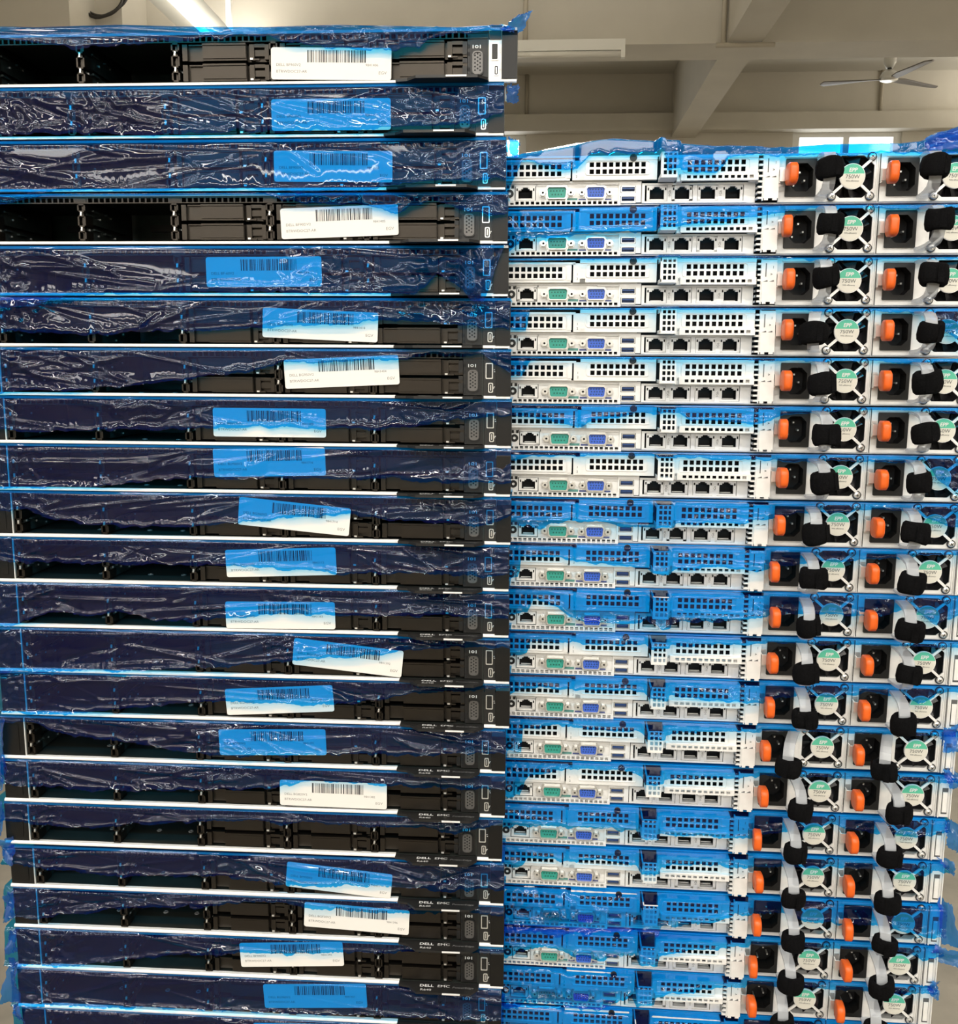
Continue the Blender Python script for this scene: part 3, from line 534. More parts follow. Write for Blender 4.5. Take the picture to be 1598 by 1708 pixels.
F['tab'] = MB().add([(381, 0, -.4), (458, 0, -.4), (458, -7, -.4), (450, -15.5, -.4), (399, -15.5, -.4), (391, -7, -.4), (381, -5, -.4)] +
                    [(381, 0, 1.8), (458, 0, 1.8), (458, -7, 1.8), (450, -15.5, 1.8), (399, -15.5, 1.8), (391, -7, 1.8), (381, -5, 1.8)],
                    [tuple(range(7)), tuple(range(13, 6, -1))] + [(i, i + 7, (i + 1) % 7 + 7, (i + 1) % 7) for i in range(7)]).mesh('information_tag', 'black')
F['tabbar'] = MB().box(424, 441, -16.4, -15.4, 0.2, 1.5).mesh('tag_edge', 'steel')
F['rivet'] = MB().add([(r * math.cos(a), r * math.sin(a), z) for r, z in ((2.6, 1.4), (2.2, 2.0), (1.4, 2.0), (1.2, 1.5)) for a in [2 * math.pi * k / 12 for k in range(12)]],
               [(i * 12 + k, i * 12 + (k + 1) % 12, (i + 1) * 12 + (k + 1) % 12, (i + 1) * 12 + k) for i in range(3) for k in range(12)]).mesh('tray_boss', 'grey')
# sticker
F['sticker'] = MB().prism(rrect(-50.8, 50.8, -12.7, 12.7, 2.0, 3), -0.12, 0.12).mesh('asset_sticker', 'paper')
_bars = {}
def barcode(seed):
    k = seed % 6
    if k not in _bars:
        rg = random.Random(40 + k)
        b = MB(); x = -20.0
        while x < 29:
            w = rg.choice((0.35, 0.35, 0.7, 1.05))
            b.box(x, x + w, -0.22, -0.12, 1.0, 10.6)
            x += w + rg.choice((0.45, 0.7, 0.7, 1.2))
        _bars[k] = b.mesh('barcode', 'ink')
    return _bars[k]

LDESC = {1: 'black rack server with bright silver port strip, topmost of the left stack',
 2: 'film-covered black rack server under the top one, second in the left stack',
 3: 'black rack server sealed under streaky film, third from top of the left stack',
 4: 'black rack server with uncovered white sticker, fourth from top of the left stack',
 5: 'black rack server with blue film bunched at right, fifth in the left stack',
 6: 'black rack server with half-blue tilted sticker, sixth from top of the left stack',
 7: 'black rack server with sticker tilted up right, seventh from top of left stack',
 8: 'black rack server with wavy film edge, eighth from top of the left stack',
 9: 'black rack server with fully covered sticker, ninth from top of the left stack',
 10: 'black rack server with steeply tilted sticker, tenth from top of the left stack',
 11: 'black rack server with nearly level film edge, eleventh from top of left stack',
 12: 'black rack server with half-covered sticker, twelfth from top of the left stack',
 13: 'black rack server with sticker slanting down right, thirteenth in the left stack',
 14: 'black rack server with film rising rightward, fourteenth in the left stack',
 15: 'black rack server with exposed left drive bays, fifteenth in the left stack',
 16: 'black rack server with mostly white sticker, sixteenth in the left stack',
 17: 'black rack server without any sticker, seventeenth in the left stack',
 18: 'black rack server with half-blue slanting sticker, eighteenth in the left stack',
 19: 'black rack server with bare white sticker, nineteenth in the left stack',
 20: 'black rack server with sticker left of centre, twentieth in the left stack',
 21: 'black rack server wholly under dark film, twenty-first in the left stack',
 22: 'black rack server just peeping in at the bottom of the left stack'}
BASES = (199.0, 282.6, 366.2)
DIVS = (26.0, 107.0, 189.6, 273.6, 357.4)

def front_server(k):
    t = thing('rack_server', LDESC[k], 'server', (LX[k - 1] * MM, 0, Z0 + LZ[k - 1] * MM), 0, 'servers of the left stack facing forward')
    obj('chassis', F['chassis'], t)
    obj('top_cover', F['cover'], t)
    obj('backplane', F['backplane'], t)
    obj('front_lip', F['lip'], t)
    obj('vent_strip', F['vent'], t)
    for x in (92, 140, 172):
        obj('tray_boss', F['rivet'], t, mm(x, 30, 0))
    for x in DIVS:
        d = obj('bay_divider', F['divider'], t, mm(x, 0, 0))
        if x < 200:
            obj('bay_rail', F['rail'], d)
        for z in (11.4, 24.2):
            obj('contact_spring', F['spring'], d, mm(2.2, 0, z - 0.6))
    for x in BASES:
        for z in (3.6, 19.8):
            b = obj('drive_blank', F['blank'], t, mm(x, 0, z))
            obj('latch', F['latch'], b)
            obj('latch_glint', F['glint'], b)
    p = obj('port_panel', F['panel'], t)
    g = obj('vga_port', F['vga'], p)
    obj('port_surround', F['vgasur'], p)
    obj('display_icon', F['icon'], p)
    s = obj('port_strip', F['strip_bright' if k == 1 else 'strip'], t)
    obj('usb_port', F['usb'], s)
    obj('micro_usb_port', F['musb'], s)
    obj('port_icon', F['usbicon'], s)
    er = obj('ear', F['ear'], t)
    obj('ear_lip', F['earlip'], er)
    el = obj('ear', F['earL'], t)
    obj('edge_strip', F['edge'], el)
    tb = obj('information_tag', F['tab'], t)
    obj('tag_edge', F['tabbar'], tb)
    flat = (-math.pi / 2, 0, 0)
    obj('maker_name', text('DELL', 4.9, 'white', bold=0.12, sx=1.25), tb, mm(401.5, -6.0, 2.0), flat)
    obj('maker_name', text('EMC', 4.9, 'white', sx=1.25), tb, mm(418.6, -6.0, 2.0), flat)
    obj('model_number', text('R640', 4.0, 'white', sx=1.3), tb, mm(402.5, -12.0, 2.0), flat)
    obj('product_line', text('PowerEdge', 3.6, 'grey', shear=0.2, sx=1.25), tb, mm(433.0, -7.2, 2.0), flat)
    if k in STICKERS:
        cx, cz, rot, w, h, serial, number = STICKERS[k]
        st = obj('asset_sticker', F['sticker'], t, mm(cx, -1.9, cz), (0, -rot, 0))
        tag(st, 'white barcode sticker')
        tag(obj('barcode', barcode(k), st), kind='stuff')
        obj('sticker_text', text('DELL ' + serial, 3.1, 'inkgrey', sx=1.1), st, mm(-46.5, -0.2, -1.2))
        obj('sticker_text', text('BTRWDOC27-AR', 3.1, 'inkgrey', sx=1.1), st, mm(-46.5, -0.2, -6.4))
        obj('sticker_text', text(number, 2.8, 'inkgrey', sx=1.1), st, mm(29.0, -0.2, -1.0))
        obj('sticker_text', text('EGV', 3.4, 'inkgrey', sx=1.1), st, mm(40.0, -0.2, -7.2))
    return t

# ------------------------------------------------------------------ rear-facing servers: shared meshes (connector plane at y = 0, towards the viewer is -y)
G = {}
UL, UR = 5.0, 441.0
c = MB().box(UL, UR, 0, 700, 0, 1.2).box(UL, UR, -1, 700, 40.8, H).box(UL, UL + 1.2, 0, 700, 1.2, 40.8).box(UR - 1.2, UR, 0, 700, 1.2, 40.8).box(UL, UR, 698, 700, 1.2, 40.8)
G['chassis'] = c.mesh('chassis', 'zinc')
G['inner'] = MB().box(UL + 2, UR - 2, 14, 16, 1.3, 40.6).mesh('inner_wall', 'dark')
# connector plate with openings left for ports
pl = MB().box(19, 27, 0, 1, 2.5, 18.4).box(46, 121, 0, 1, 3.2, 18.6).box(26, 47, 0, 1, 16.8, 18.6)
pl.box(19, 135.5, -1.2, 0.4, 18.6, 20.6).box(100, 119, -2.0, 0, 17.4, 18.4).box(119.5, 121.0, -1.8, 1, 2, 20).box(134.4, 139, -1.8, 1, 2, 20).box(121, 134.4, -1.8, 1, 16.0, 20).box(121, 134.4, -1.8, 1, 7.6, 10.4).box(121, 134.4, -1.8, 1, 1.4, 2.4)
pl.box(72, 83, -.25, 0, 4.1, 6.2, 1).box(84, 113, -.25, 0, 4.1, 5.6, 2)
G['plate'] = pl.mesh('connector_plate', ['zinc', 'printteal', 'printblue'])
hx = [(18.6 + 4.6 * k, 21.6 + 4.6 * k) for k in range(22)]
G['low'] = MB().sheet(17, 121, -0.4, 4.0, hx, [(0.3, 3.3)], -3.4, -1.8).box(17, 121, -3.2, 0, -0.6, -0.3).mesh('bottom_vent', 'zinc')
def slot(x0, x1, z0, z1, p):
    n = 9
    cx = [x0 + 5.6 + (x1 - x0 - 11.2) * k / (n - 1) for k in range(n)]
    hx = [(a - 1.9, a + 1.9) for a in cx]
    m_ = (z0 + z1) / 2
    s = MB().sheet(x0 - 0.5, x1 + 0.5, z0 - 0.6, z1 + 0.6, hx, [(m_ - 4.9, m_ - 0.9), (m_ + 0.9, m_ + 4.9)], -p, -p + 1)
    s.ring(rrect(x0, x1, z0, z1, 2.0, 2), rrect(x0 + .5, x1 - .5, z0 + .5, z1 - .5, 1.7, 2), -p - 0.7, -p)
    return s
G['slot1'] = slot(16.5, 72, 23.0, 35.6, 5).box(16, 76, -5, 0, 20.6, 22.4).box(16, 80, -6, 0, 36.2, 38.2).box(72.5, 76.5, -5.6, -4, 22.4, 36.2).mesh('slot_cover', 'zinc')
G['slot2'] = slot(89.4, 145.6, 24.6, 36.6, 6).box(84, 152, -6, 0, 20.6, 24.0).box(84, 152, -6.6, 0, 37.2, 40.4).box(146.1, 152, -6, 0, 24.0, 37.2).box(78, 88.9, -6, 0, 20.6, 37.2).mesh('slot_cover', 'zinc')
G['slot3'] = slot(174, 231, 25.0, 36.8, 10).box(169, 238, -10.5, 0, 37.4, 40.2).box(231.5, 238, -10, 0, 18, 37.4).box(169, 173.5, -10, 0, 18, 37.4).mesh('slot_cover', 'zinc')
hx = [(177 + 5.35 * k, 180.4 + 5.35 * k) for k in range(11)]
G['ledge'] = MB().sheet(172, 238, 18.6, 24.0, hx, [(19.9, 22.5)], -13.5, -12.2).box(172, 238, -13.5, -9, 18.2, 18.6).box(172, 238, -12.5, -9, 24, 24.4).mesh('vent_ledge', 'zinc')
hx = [(155.8, 158.6), (160.0, 162.8)]
G['grid'] = MB().sheet(153.4, 167.6, 19.5, 40, hx + [(164.2, 166.4)], [(21.4, 24.8), (26.4, 29.8), (31.4, 34.8), (36.4, 39.2)], -25, -23.8).box(153.4, 154.4, -25, 0, 19.5, 22).box(153.4, 154.4, -25, 0, 37, 40).box(153.4, 167.6, -25, 0, 18.9, 19.6).mesh('riser_grille', 'zinc')
G['screw'] = MB().ring(circle(131, 39.0, 3.2, 14), circle(131, 39.0, 1.8, 14), -7.6, -6).prism(circle(131, 39, 1.8, 14), -6.8, -6).mesh('cover_screw', 'black')
G['hole'] = MB().ring(circle(22.5, 10.5, 3.6, 14), circle(22.5, 10.5, 1.3, 14), -0.5, 0.5).prism(circle(22.5, 10.5, 1.3, 14), -0.2, .5, 1).box(19.8, 22, -0.3, 0.5, 15.0, 17.8).box(24.0, 26.4, -0.3, 0.5, 15.0, 17.8).mesh('identify_button', ['black', 'zinc'])
def rj(x, z0, z1, w, name, deep=12):
    """ethernet jack: metal frame round a stepped dark opening"""
    m = MB()
    a, b_ = x - w / 2, x + w / 2
    h = z1 - z0
    m.box(a, a + 2.6, -1.4, 3, z0, z1).box(b_ - 2.6, b_, -1.4, 3, z0, z1).box(a, b_, -1.4, 3, z0, z0 + 1.5).box(a, b_, -1.4, 3, z1 - 0.9, z1)
    m.box(a + 2.6, a + 5.0, -1.2, 3, z1 - 3.4, z1).box(b_ - 5.0, b_ - 2.6, -1.2, 3, z1 - 3.4, z1)
    m.box(a + 5, a + 6.5, -1.0, 3, z1 - 2.1, z1 - .9).box(b_ - 6.5, b_ - 5, -1.0, 3, z1 - 2.1, z1 - .9)
    m.box(a + 2.6, b_ - 2.6, deep - 1, deep, z0, z1, 1).box(a + 2.4, a + 2.7, 0, deep, z0, z1, 1).box(b_ - 2.7, b_ - 2.4, 0, deep, z0, z1, 1)
    m.box(a + 4, b_ - 4, 4, 5, z0 + 1.8, z0 + 2.5, 0)
    m.box(a + .8, a + 2.0, -1.6, -1.3, z1 - 4, z1 - 1.8, 1).box(b_ - 2.0, b_ - .8, -1.6, -1.3, z1 - 4, z1 - 1.8, 1)
    return m.mesh(name, ['zinc', 'dark'])
G['idrac'] = rj(36.6, 4.6, 16.6, 17.6, 'management_port')
G['jack'] = rj(0, 3.0, 16.2, 17.8, 'ethernet_port')
n = MB().box(139.6, 142.2, -2.2, 0, 1.6, 18).box(139.6, 231, -2.0, 0, 16.4, 18.2).box(139.6, 231, -2.0, 0, 1.2, 2.8)
for x in (163.8, 186.0, 208.0):
    n.box(x - 1.9, x + 1.9, -2.0, 1, 2.8, 16.4)
n.box(228, 231, -2.0, 0, 2.8, 16.4).box(231, 238, -1, 0, 1, 18)
G['nic'] = n.mesh('network_module', 'zinc')
def dsub(cx, cz, w, h, mcol, dots):
    pts = lambda g: [(cx - w / 2 + 1.6 - g * .8, cz - h / 2 - g), (cx + w / 2 - 1.6 + g * .8, cz - h / 2 - g), (cx + w / 2 - 0.6 + g, cz - h / 2 + 1.2), (cx + w / 2 + g, cz + h / 2 - 1.4), (cx + w / 2 - 1.2 + g * .6, cz + h / 2 + g), (cx - w / 2 + 1.2 - g * .6, cz + h / 2 + g), (cx - w / 2 - g, cz + h / 2 - 1.4), (cx - w / 2 + 0.6 - g, cz - h / 2 + 1.2)]
    shell = MB().ring(pts(1.0), pts(0.1), -5.0, 0).ring(pts(2.2), pts(0.9), -0.9, 0).mesh('shell', 'chrome')
    ins = MB().prism(pts(0.05), -3.2, 0)
    insert = ins.mesh('insert', mcol)
    dd = MB()
    for (x, z) in dots:
        dd.prism(circle(cx + x, cz + z, 0.75, 8), -3.45, -3.1)
    return shell, insert, dd.mesh('pin_hole', 'usbblue' if mcol == 'blue' else 'tealdark')
G['db9'] = dsub(64.6, 10.5, 16.6, 9.0, 'teal', [(-5.4 + 2.7 * k, 1.6) for k in range(5)] + [(-4.0 + 2.7 * k, -1.5) for k in range(4)])
G['vga'] = dsub(99.0, 10.5, 15.6, 8.6, 'blue', [(-4.9 + 2.45 * k + (0.6 if r == 1 else 0), 2.5 - 2.4 * r) for k in range(5) for r in range(3)])
G['jackscrew'] = MB().ring(circle(0, 0, 2.9, 6), circle(0, 0, 1.1, 6), -4.6, 0).ring(circle(0, 0, 3.6, 16), circle(0, 0, 2.7, 16), -.8, 0).prism(circle(0, 0, 1.1, 6), -2, 0, 1).mesh('jack_screw', ['chrome', 'dark'])
G['usb'] = MB().ring(rrect(121.4, 134.0, -2.6, 2.6, .5, 1), rrect(122.0, 133.4, -2.0, 2.0, .4, 1), -2.2, 2).box(122, 133.4, 1.2, 2, -2, 2, 1).box(122.6, 132.8, -1.6, 1.5, 0.1, 1.5, 1).mesh('usb_port', ['chrome', 'usbblue'])
lv = MB()
for k in range(8):
    z = 3.0 + 4.6 * k
    lv.box(238.4, 243.2, -9, -7, z, z + 1.7).box(238.4, 239.6, -9, 6, z, z + 1.7)
lv.box(242.4, 243.4, -9.5, -6, 1.5, 40)
G['louver'] = lv.mesh('side_louver', 'zinc')
tg = MB().box(243.4, 256.0, -10.5, -9.2, 3.4, 20.8).box(243.4, 256.0, -9.6, -8.6, 20.8, 39.5).box(244.0, 247.4, -10.6, -10.4, 1.6, 3.4).box(251, 255, -10.6, -10.4, 1.6, 3.4)
tg.box(246.2, 247.0, -9.8, -9.5, 25, 36.5, 1)
tg.add([(244.2, -10.8, 20.8), (248.2, -10.8, 20.8), (248.2, -9.5, 22.2)], [(0, 1, 2)], 1).add([(249.4, -10.8, 20.8), (253.6, -10.8, 20.8), (253.6, -9.5, 22.2)], [(0, 1, 2)], 1)
G['tagplate'] = tg.mesh('number_plate', ['zinc', 'inkdark'])
G['end'] = MB().box(429.6, 430.6, -4, 0, 1, 41).box(431.4, 440.4, -2.5, -1.5, 1, 41).box(433.6, 437.8, -3.6, -2.4, 6, 26).box(440.2, 441.0, -5, 0, 0.5, 41.4).mesh('end_flange', 'zinc')
G['slotmark'] = MB().box(433.0, 438.4, -2.7, -2.4, 4, 30).mesh('flange_slot', 'inkdark')

# power supply, local x from its left edge
S = {}
ps = MB().box(0.4, 41.4, 0, 2, 1.2, 5.6).box(0.4, 41.4, 0, 2, 37.6, 41).box(0.4, 6.2, 0, 2, 5.6, 37.6).box(32.2, 41.4, 0, 2, 5.6, 37.6)
ps.box(5, 40, -0.9, 0, 38.6, 39.6).box(0.2, 85.6, 0.4, 60, 0.9, 1.3).box(0.2, 85.6, 0.4, 60, 41.0, 41.3)
fc = (62.5, 22.0)
sq = [(fc[0] + a, fc[1] + b_) for a, b_ in ((-21, -10), (-21, -20.4), (-10, -20.6), (10, -20.6), (21.8, -20.4), (21.8, -10), (21.8, 10), (21.8, 19.4), (10, 19.4), (-10, 19.4), (-21, 19.4), (-21, 10))]
ap = [(fc[0] + a, fc[1] + b_) for a, b_ in ((-18.6, -9.5), (-14, -14), (-9.5, -17.6), (9.5, -17.6), (14, -14), (18.6, -9.5), (18.6, 9.5), (14, 14), (9.5, 17.6), (-9.5, 17.6), (-14, 14), (-18.6, 9.5))]
ps.ring(sq, ap, 0, 1.4)
ps.box(84.3, 84.9, -1.6, 2, 1.2, 41).box(82.6, 83.2, -1.0, 2, 6, 39)
S['body'] = ps.mesh('supply_face', 'zinc')
S['well'] = MB().box(41, 84, 13, 14, 1.5, 41).box(5, 33, 15, 16, 4, 39).mesh('dark_well', 'dark')
inl = MB().ring(rrect(6.0, 32.2, 5.6, 37.4, 0.6, 1), rrect(10.0, 29.4, 9.5, 33.6, 5.0, 1), -1.6, 2).ring(rrect(10, 29.4, 9.5, 33.6, 5, 1), rrect(10.2, 29.2, 9.7, 33.4, 5, 1), -1.6, 14)
S['inlet'] = inl.mesh('power_inlet', 'panel')
S['pins'] = MB().box(19.0, 20.4, 7, 14, 26.5, 28).box(14.2, 15.6, 7, 14, 15.5, 17).box(23.4, 24.8, 7, 14, 19.5, 21).mesh('inlet_pin', 'chrome')
S['clip'] = MB().box(-0.5, 0.4, -7, 0, 16, 27.5).box(-0.5, 6.4, -8.2, -7, 17.4, 27.0).box(0.6, 5, -0.6, 0, 14, 30).mesh('latch_arm', 'chrome')
og = MB()
prof = [(-9, 0.0), (-9, 0)]
poly = rrect(-26.0, -7.6, 13.2, 31.2, 6.0, 5)             # y-z outline of the thumb paddle
nP = len(poly)
layers = [(3.2, 0.84), (4.0, 1.0), (9.6, 1.0), (10.6, 0.86)]
vs = []
for xx, sc in layers:
    for (yy, zz) in poly:
        vs.append((xx, -16.8 + (yy + 16.8) * sc, 22.2 + (zz - 22.2) * sc))
fs = [tuple(range(nP)), tuple(range(3 * nP, 4 * nP))[::-1]] + [(i * nP + k, (i + 1) * nP + k, (i + 1) * nP + (k + 1) % nP, i * nP + (k + 1) % nP) for i in range(3) for k in range(nP)]
og.add(vs, fs)
S['orange'] = og.mesh('release_latch', 'orange', smooth=True)
# clear loop handle: ribbon along a D path
hp = [(0, 37.4), (-10, 37.8), (-22, 37.0), (-31, 35.2), (-36, 31.5), (-38, 26), (-38, 16), (-36, 10.5), (-31, 7), (-22, 5.2), (-10, 4.4), (0, 4.6)]
hb = MB()
for k, (yy, zz) in enumerate(hp):
    a = hp[max(k - 1, 0)]; b_ = hp[min(k + 1, len(hp) - 1)]
    ty, tz = b_[0] - a[0], b_[1] - a[1]
    L_ = math.hypot(ty, tz)
    ny, nz = tz / L_, -ty / L_
    hb.v += [(x, yy + s * ny * 1.3, zz + s * nz * 1.3) for s in (-1, 1) for x in (-4.8, 4.8)]
for k in range(len(hp) - 1):
    o0, o1 = 4 * k, 4 * k + 4
    for a, b_ in ((0, 1), (1, 3), (3, 2), (2, 0)):
        hb.f.append((o0 + a, o0 + b_, o1 + b_, o1 + a)); hb.mi.append(0)
S['handle'] = hb.mesh('pull_handle', 'clear')
def strap(seed):
    rg = random.Random(seed)
    nU, nV = 28, 9
    vs = []
    ph = [rg.uniform(0, 6.28) for _ in range(4)]
    prof = [(0.60, 7.6), (0.80, 9.0), (0.96, 7.4), (1.05, 3), (1.06, -3), (0.97, -7.2), (0.80, -9.0), (0.60, -7.8), (0.55, 0)]
    for (rr_, zz) in prof:
        for k in range(nU):
            a = 2 * math.pi * k / nU
            w = 1 + 0.06 * math.sin(2 * a + ph[0]) + 0.05 * math.sin(3 * a + ph[1]) + 0.02 * math.sin(11 * a) + rg.uniform(-.02, .02)
            vs.append((10.8 * rr_ * w * math.cos(a), 8.4 * rr_ * w * math.sin(a), zz * (1 + 0.06 * math.sin(2 * a + ph[2])) + 0.7 * math.sin(a + ph[3])))
    fs = [(i * nU + k, i * nU + (k + 1) % nU, ((i + 1) % nV) * nU + (k + 1) % nU, ((i + 1) % nV) * nU + k) for i in range(nV) for k in range(nU)]
    m = MB().add(vs, fs)
    # loose end of the strap
    a0 = rg.uniform(3.6, 5.4)
    q = [(11.4 * math.cos(a0 + .12 * j), 9.0 * math.sin(a0 + .12 * j) - 0.4 * j, ) for j in range(5)]
    o = len(m.v)
    for (x, y) in q:
        m.v += [(x, y, 7.2), (x, y, -7.4)]
    for j in range(4):
        m.f.append((o + 2 * j, o + 2 * j + 1, o + 2 * j + 3, o + 2 * j + 2)); m.mi.append(0)
    return m.mesh('hook_strap', 'velcro', smooth=True)
STRAPS = [strap(s) for s in range(5)]
arms = MB()
for a in (42, 138, 222, 318):
    ca, sa = math.cos(math.radians(a)), math.sin(math.radians(a))
    p0 = (fc[0] + 8 * ca, fc[1] + 8 * sa); p1 = (fc[0] + 20.5 * ca, fc[1] + 20.5 * sa)
    nx, nz = -sa * 1.15, ca * 1.15
    arms.prism([(p0[0] - nx, p0[1] - nz), (p1[0] - nx, p1[1] - nz), (p1[0] + nx, p1[1] + nz), (p0[0] + nx, p0[1] + nz)], -1.4, 0)
arms.prism(circle(fc[0], fc[1], 10.8, 28), -1.9, 0)
S['guard'] = arms.mesh('fan_guard', 'zinc')
lab = MB()
cut = 2.2
R_ = 10.3
a0 = math.asin(cut / R_)
topseg = [(fc[0] + R_ * math.cos(a0 + (math.pi - 2 * a0) * k / 14), fc[1] + R_ * math.sin(a0 + (math.pi - 2 * a0) * k / 14)) for k in range(15)]
botseg = [(fc[0] + R_ * math.cos(math.pi - a0 + (math.pi + 2 * a0) * k / 20), fc[1] + R_ * math.sin(math.pi - a0 + (math.pi + 2 * a0) * k / 20)) for k in range(21)]
lab.prism(topseg, -2.2, -1.9, 0).prism(botseg, -2.2, -1.9, 1)
S['label'] = lab.mesh('fan_label', ['labelgreen', 'labelcream'])
fb = MB().prism(circle(fc[0], fc[1], 9.0, 20), 4, 12)
for k in range(7):
    a = 2 * math.pi * k / 7
    pts = []
    for (r, da, y) in ((8.5, 0, 4.5), (18.2, 0.25, 4.0), (18.2, 0.95, 10.5), (8.5, 0.75, 11)):
        pts.append((fc[0] + r * math.cos(a + da), y, fc[1] + r * math.sin(a + da)))
    fb.add(pts, [(0, 1, 2, 3)])
    fb.add([(p[0], p[1] + 0.5, p[2]) for p in pts], [(3, 2, 1, 0)])
S['rotor'] = fb.mesh('fan_rotor', 'fan')
sc = MB().ring(circle(0, 0, 3.9, 16), circle(0, 0, 3.0, 16), -0.5, 0.4, 1)
sc.add([(r * math.cos(a), y, r * math.sin(a)) for r, y in ((3.1, -.8), (2.6, -1.9), (1.2, -2.4)) for a in [2 * math.pi * k / 14 for k in range(14)]],
       [(i * 14 + k, (i + 1) * 14 + k, (i + 1) * 14 + (k + 1) % 14, i * 14 + (k + 1) % 14) for i in range(2) for k in range(14)] + [tuple(range(28, 42))[::-1]])
sc.box(-1.6, 1.6, -2.55, -2.3, -.3, .3, 1).box(-.3, .3, -2.55, -2.3, -1.6, 1.6, 1)
S['screw'] = sc.mesh('screw', ['chrome', 'black'], smooth=False)

def rear_server(k):
    rg = random.Random(100 + k)
    ur = Vector((math.cos(RYAW), math.sin(RYAW), 0))
    base = RORG + ur * ((RX[k - 1] - 67.0) * MM) + Vector((0, 0, (RZ[k - 1] - 10.5) * MM))
    t = thing('rack_server', RDESC[k], 'server', base, RYAW, 'servers of the right stack facing away')
    obj('chassis', G['chassis'], t)
    obj('inner_wall', G['inner'], t)
    obj('connector_plate', G['plate'], t)
    obj('bottom_vent', G['low'], t)
    for i, s in enumerate(('slot1', 'slot2', 'slot3')):
        obj('slot_cover', G[s], t)
    obj('slot_number', text('1', 3.0, 'inkdark'), t, mm(81.0, -6.2, 27.5))
    obj('slot_number', text('2', 3.0, 'inkdark'), t, mm(81.0, -6.2, 23.6))
    obj('slot_number', text('3', 3.0, 'inkdark'), t, mm(170.2, -13.6 + 3, 22.5))
    obj('cover_screw', G['screw'], t)
    obj('vent_ledge', G['ledge'], t)
    obj('riser_grille', G['grid'], t)
    obj('identify_button', G['hole'], t)
    obj('management_port', G['idrac'], t)
    for nm, key, cx in (('serial_port', 'db9', 64.6), ('vga_port', 'vga', 99.0)):
        p = obj(nm, G[key][0], t)
        obj('insert', G[key][1], p)
        tag(obj('pin_hole', G[key][2], p), kind='stuff')
        w = 12.4 if key == 'db9' else 12.2
        for s in (-1, 1):
            obj('jack_screw', G['jackscrew'], p, mm(cx + s * w, 0, 10.5))
    for z in (13.2, 5.0):
        obj('usb_port', G['usb'], t, mm(0, 0, z))
    nm_ = obj('network_module', G['nic'], t)
    for i, x in enumerate((152.8, 174.8, 197.2, 218.6)):
        obj('ethernet_port', G['jack'], nm_, mm(x, 0, 0))
    obj('speed_print', text('10Gb', 3.0, 'inkdark'), nm_, mm(163.9, -2.2, 5.5), (0, -math.pi / 2, 0))
    obj('speed_print', text('1Gb', 3.0, 'inkdark'), nm_, mm(208.1, -2.2, 6.5), (0, -math.pi / 2, 0))
    obj('side_louver', G['louver'], t)
    tp = obj('number_plate', G['tagplate'], t)
    obj('plate_print', text('1', 3.4, 'inkdark'), tp, mm(252.0, -9.8, 33.0))
    obj('plate_print', text('>', 3.0, 'inkdark', bold=0.1), tp, mm(250.5, -9.8, 27.0))
    ef = obj('end_flange', G['end'], t)
    obj('flange_slot', G['slotmark'], ef)
    for q in range(2):
        p = obj('power_supply', S['body'], t, mm(257.0 + 86.0 * q, -2.0, 0))
        obj('dark_well', S['well'], p)
        obj('power_inlet', S['inlet'], p)
        tag(obj('inlet_pin', S['pins'], p), kind='stuff')
        obj('latch_arm', S['clip'], p)
        obj('release_latch', S['orange'], p, mm(rg.uniform(-.6, .6), 0, rg.uniform(-.6, .6)), (0, 0, rg.uniform(-.12, .05)))
        obj('fan_rotor', S['rotor'], p, (0, 0, 0))
        obj('fan_guard', S['guard'], p)
        obj('fan_label', S['label'], p)
        obj('label_print', text('EPP', 4.6, 'white', 'CENTER', shear=0.2, bold=0.12), p, mm(fc[0], -2.4, fc[1] + 5.2))
        obj('label_print', text('750W', 4.6, 'inkdark', 'CENTER', sx=1.05), p, mm(fc[0], -2.4, fc[1] - 0.4))
        obj('label_print', text('94% efficiency', 1.9, 'inkdark', 'CENTER'), p, mm(fc[0], -2.4, fc[1] - 3.9))
        for (dx, dz) in ((-16.2, 16.4), (15.8, 16.4), (-16.6, -16.6), (15.6, -16.4)):
            obj('screw', S['screw'], p, mm(fc[0] + dx, -0.6, fc[1] + dz), (0, rg.uniform(0, 1.5), 0))
        ang, dz = rg.uniform(-.10, .06), rg.uniform(-2.0, 2.0)
        if (k, q) == (4, 0):
            ang = -0.30
        if k == 13:
            ang, dz = -0.36, -5
        if k in (1, 2, 3):
            dz += 2.5
        hx_ = 36.4
        obj('pull_handle', S['handle'], p, mm(hx_, 0, 0), (0, 0, ang))
        cy, sy = math.cos(ang), math.sin(ang)
        r = -37.5
        obj('hook_strap', STRAPS[rg.randrange(5)], p, mm(hx_ - r * sy, r * cy, 20.5 + dz), (rg.uniform(-.16, .16), rg.uniform(-.14, .14), ang + rg.uniform(-.25, .25)), (rg.uniform(.94, 1.06),) * 3)
    return t

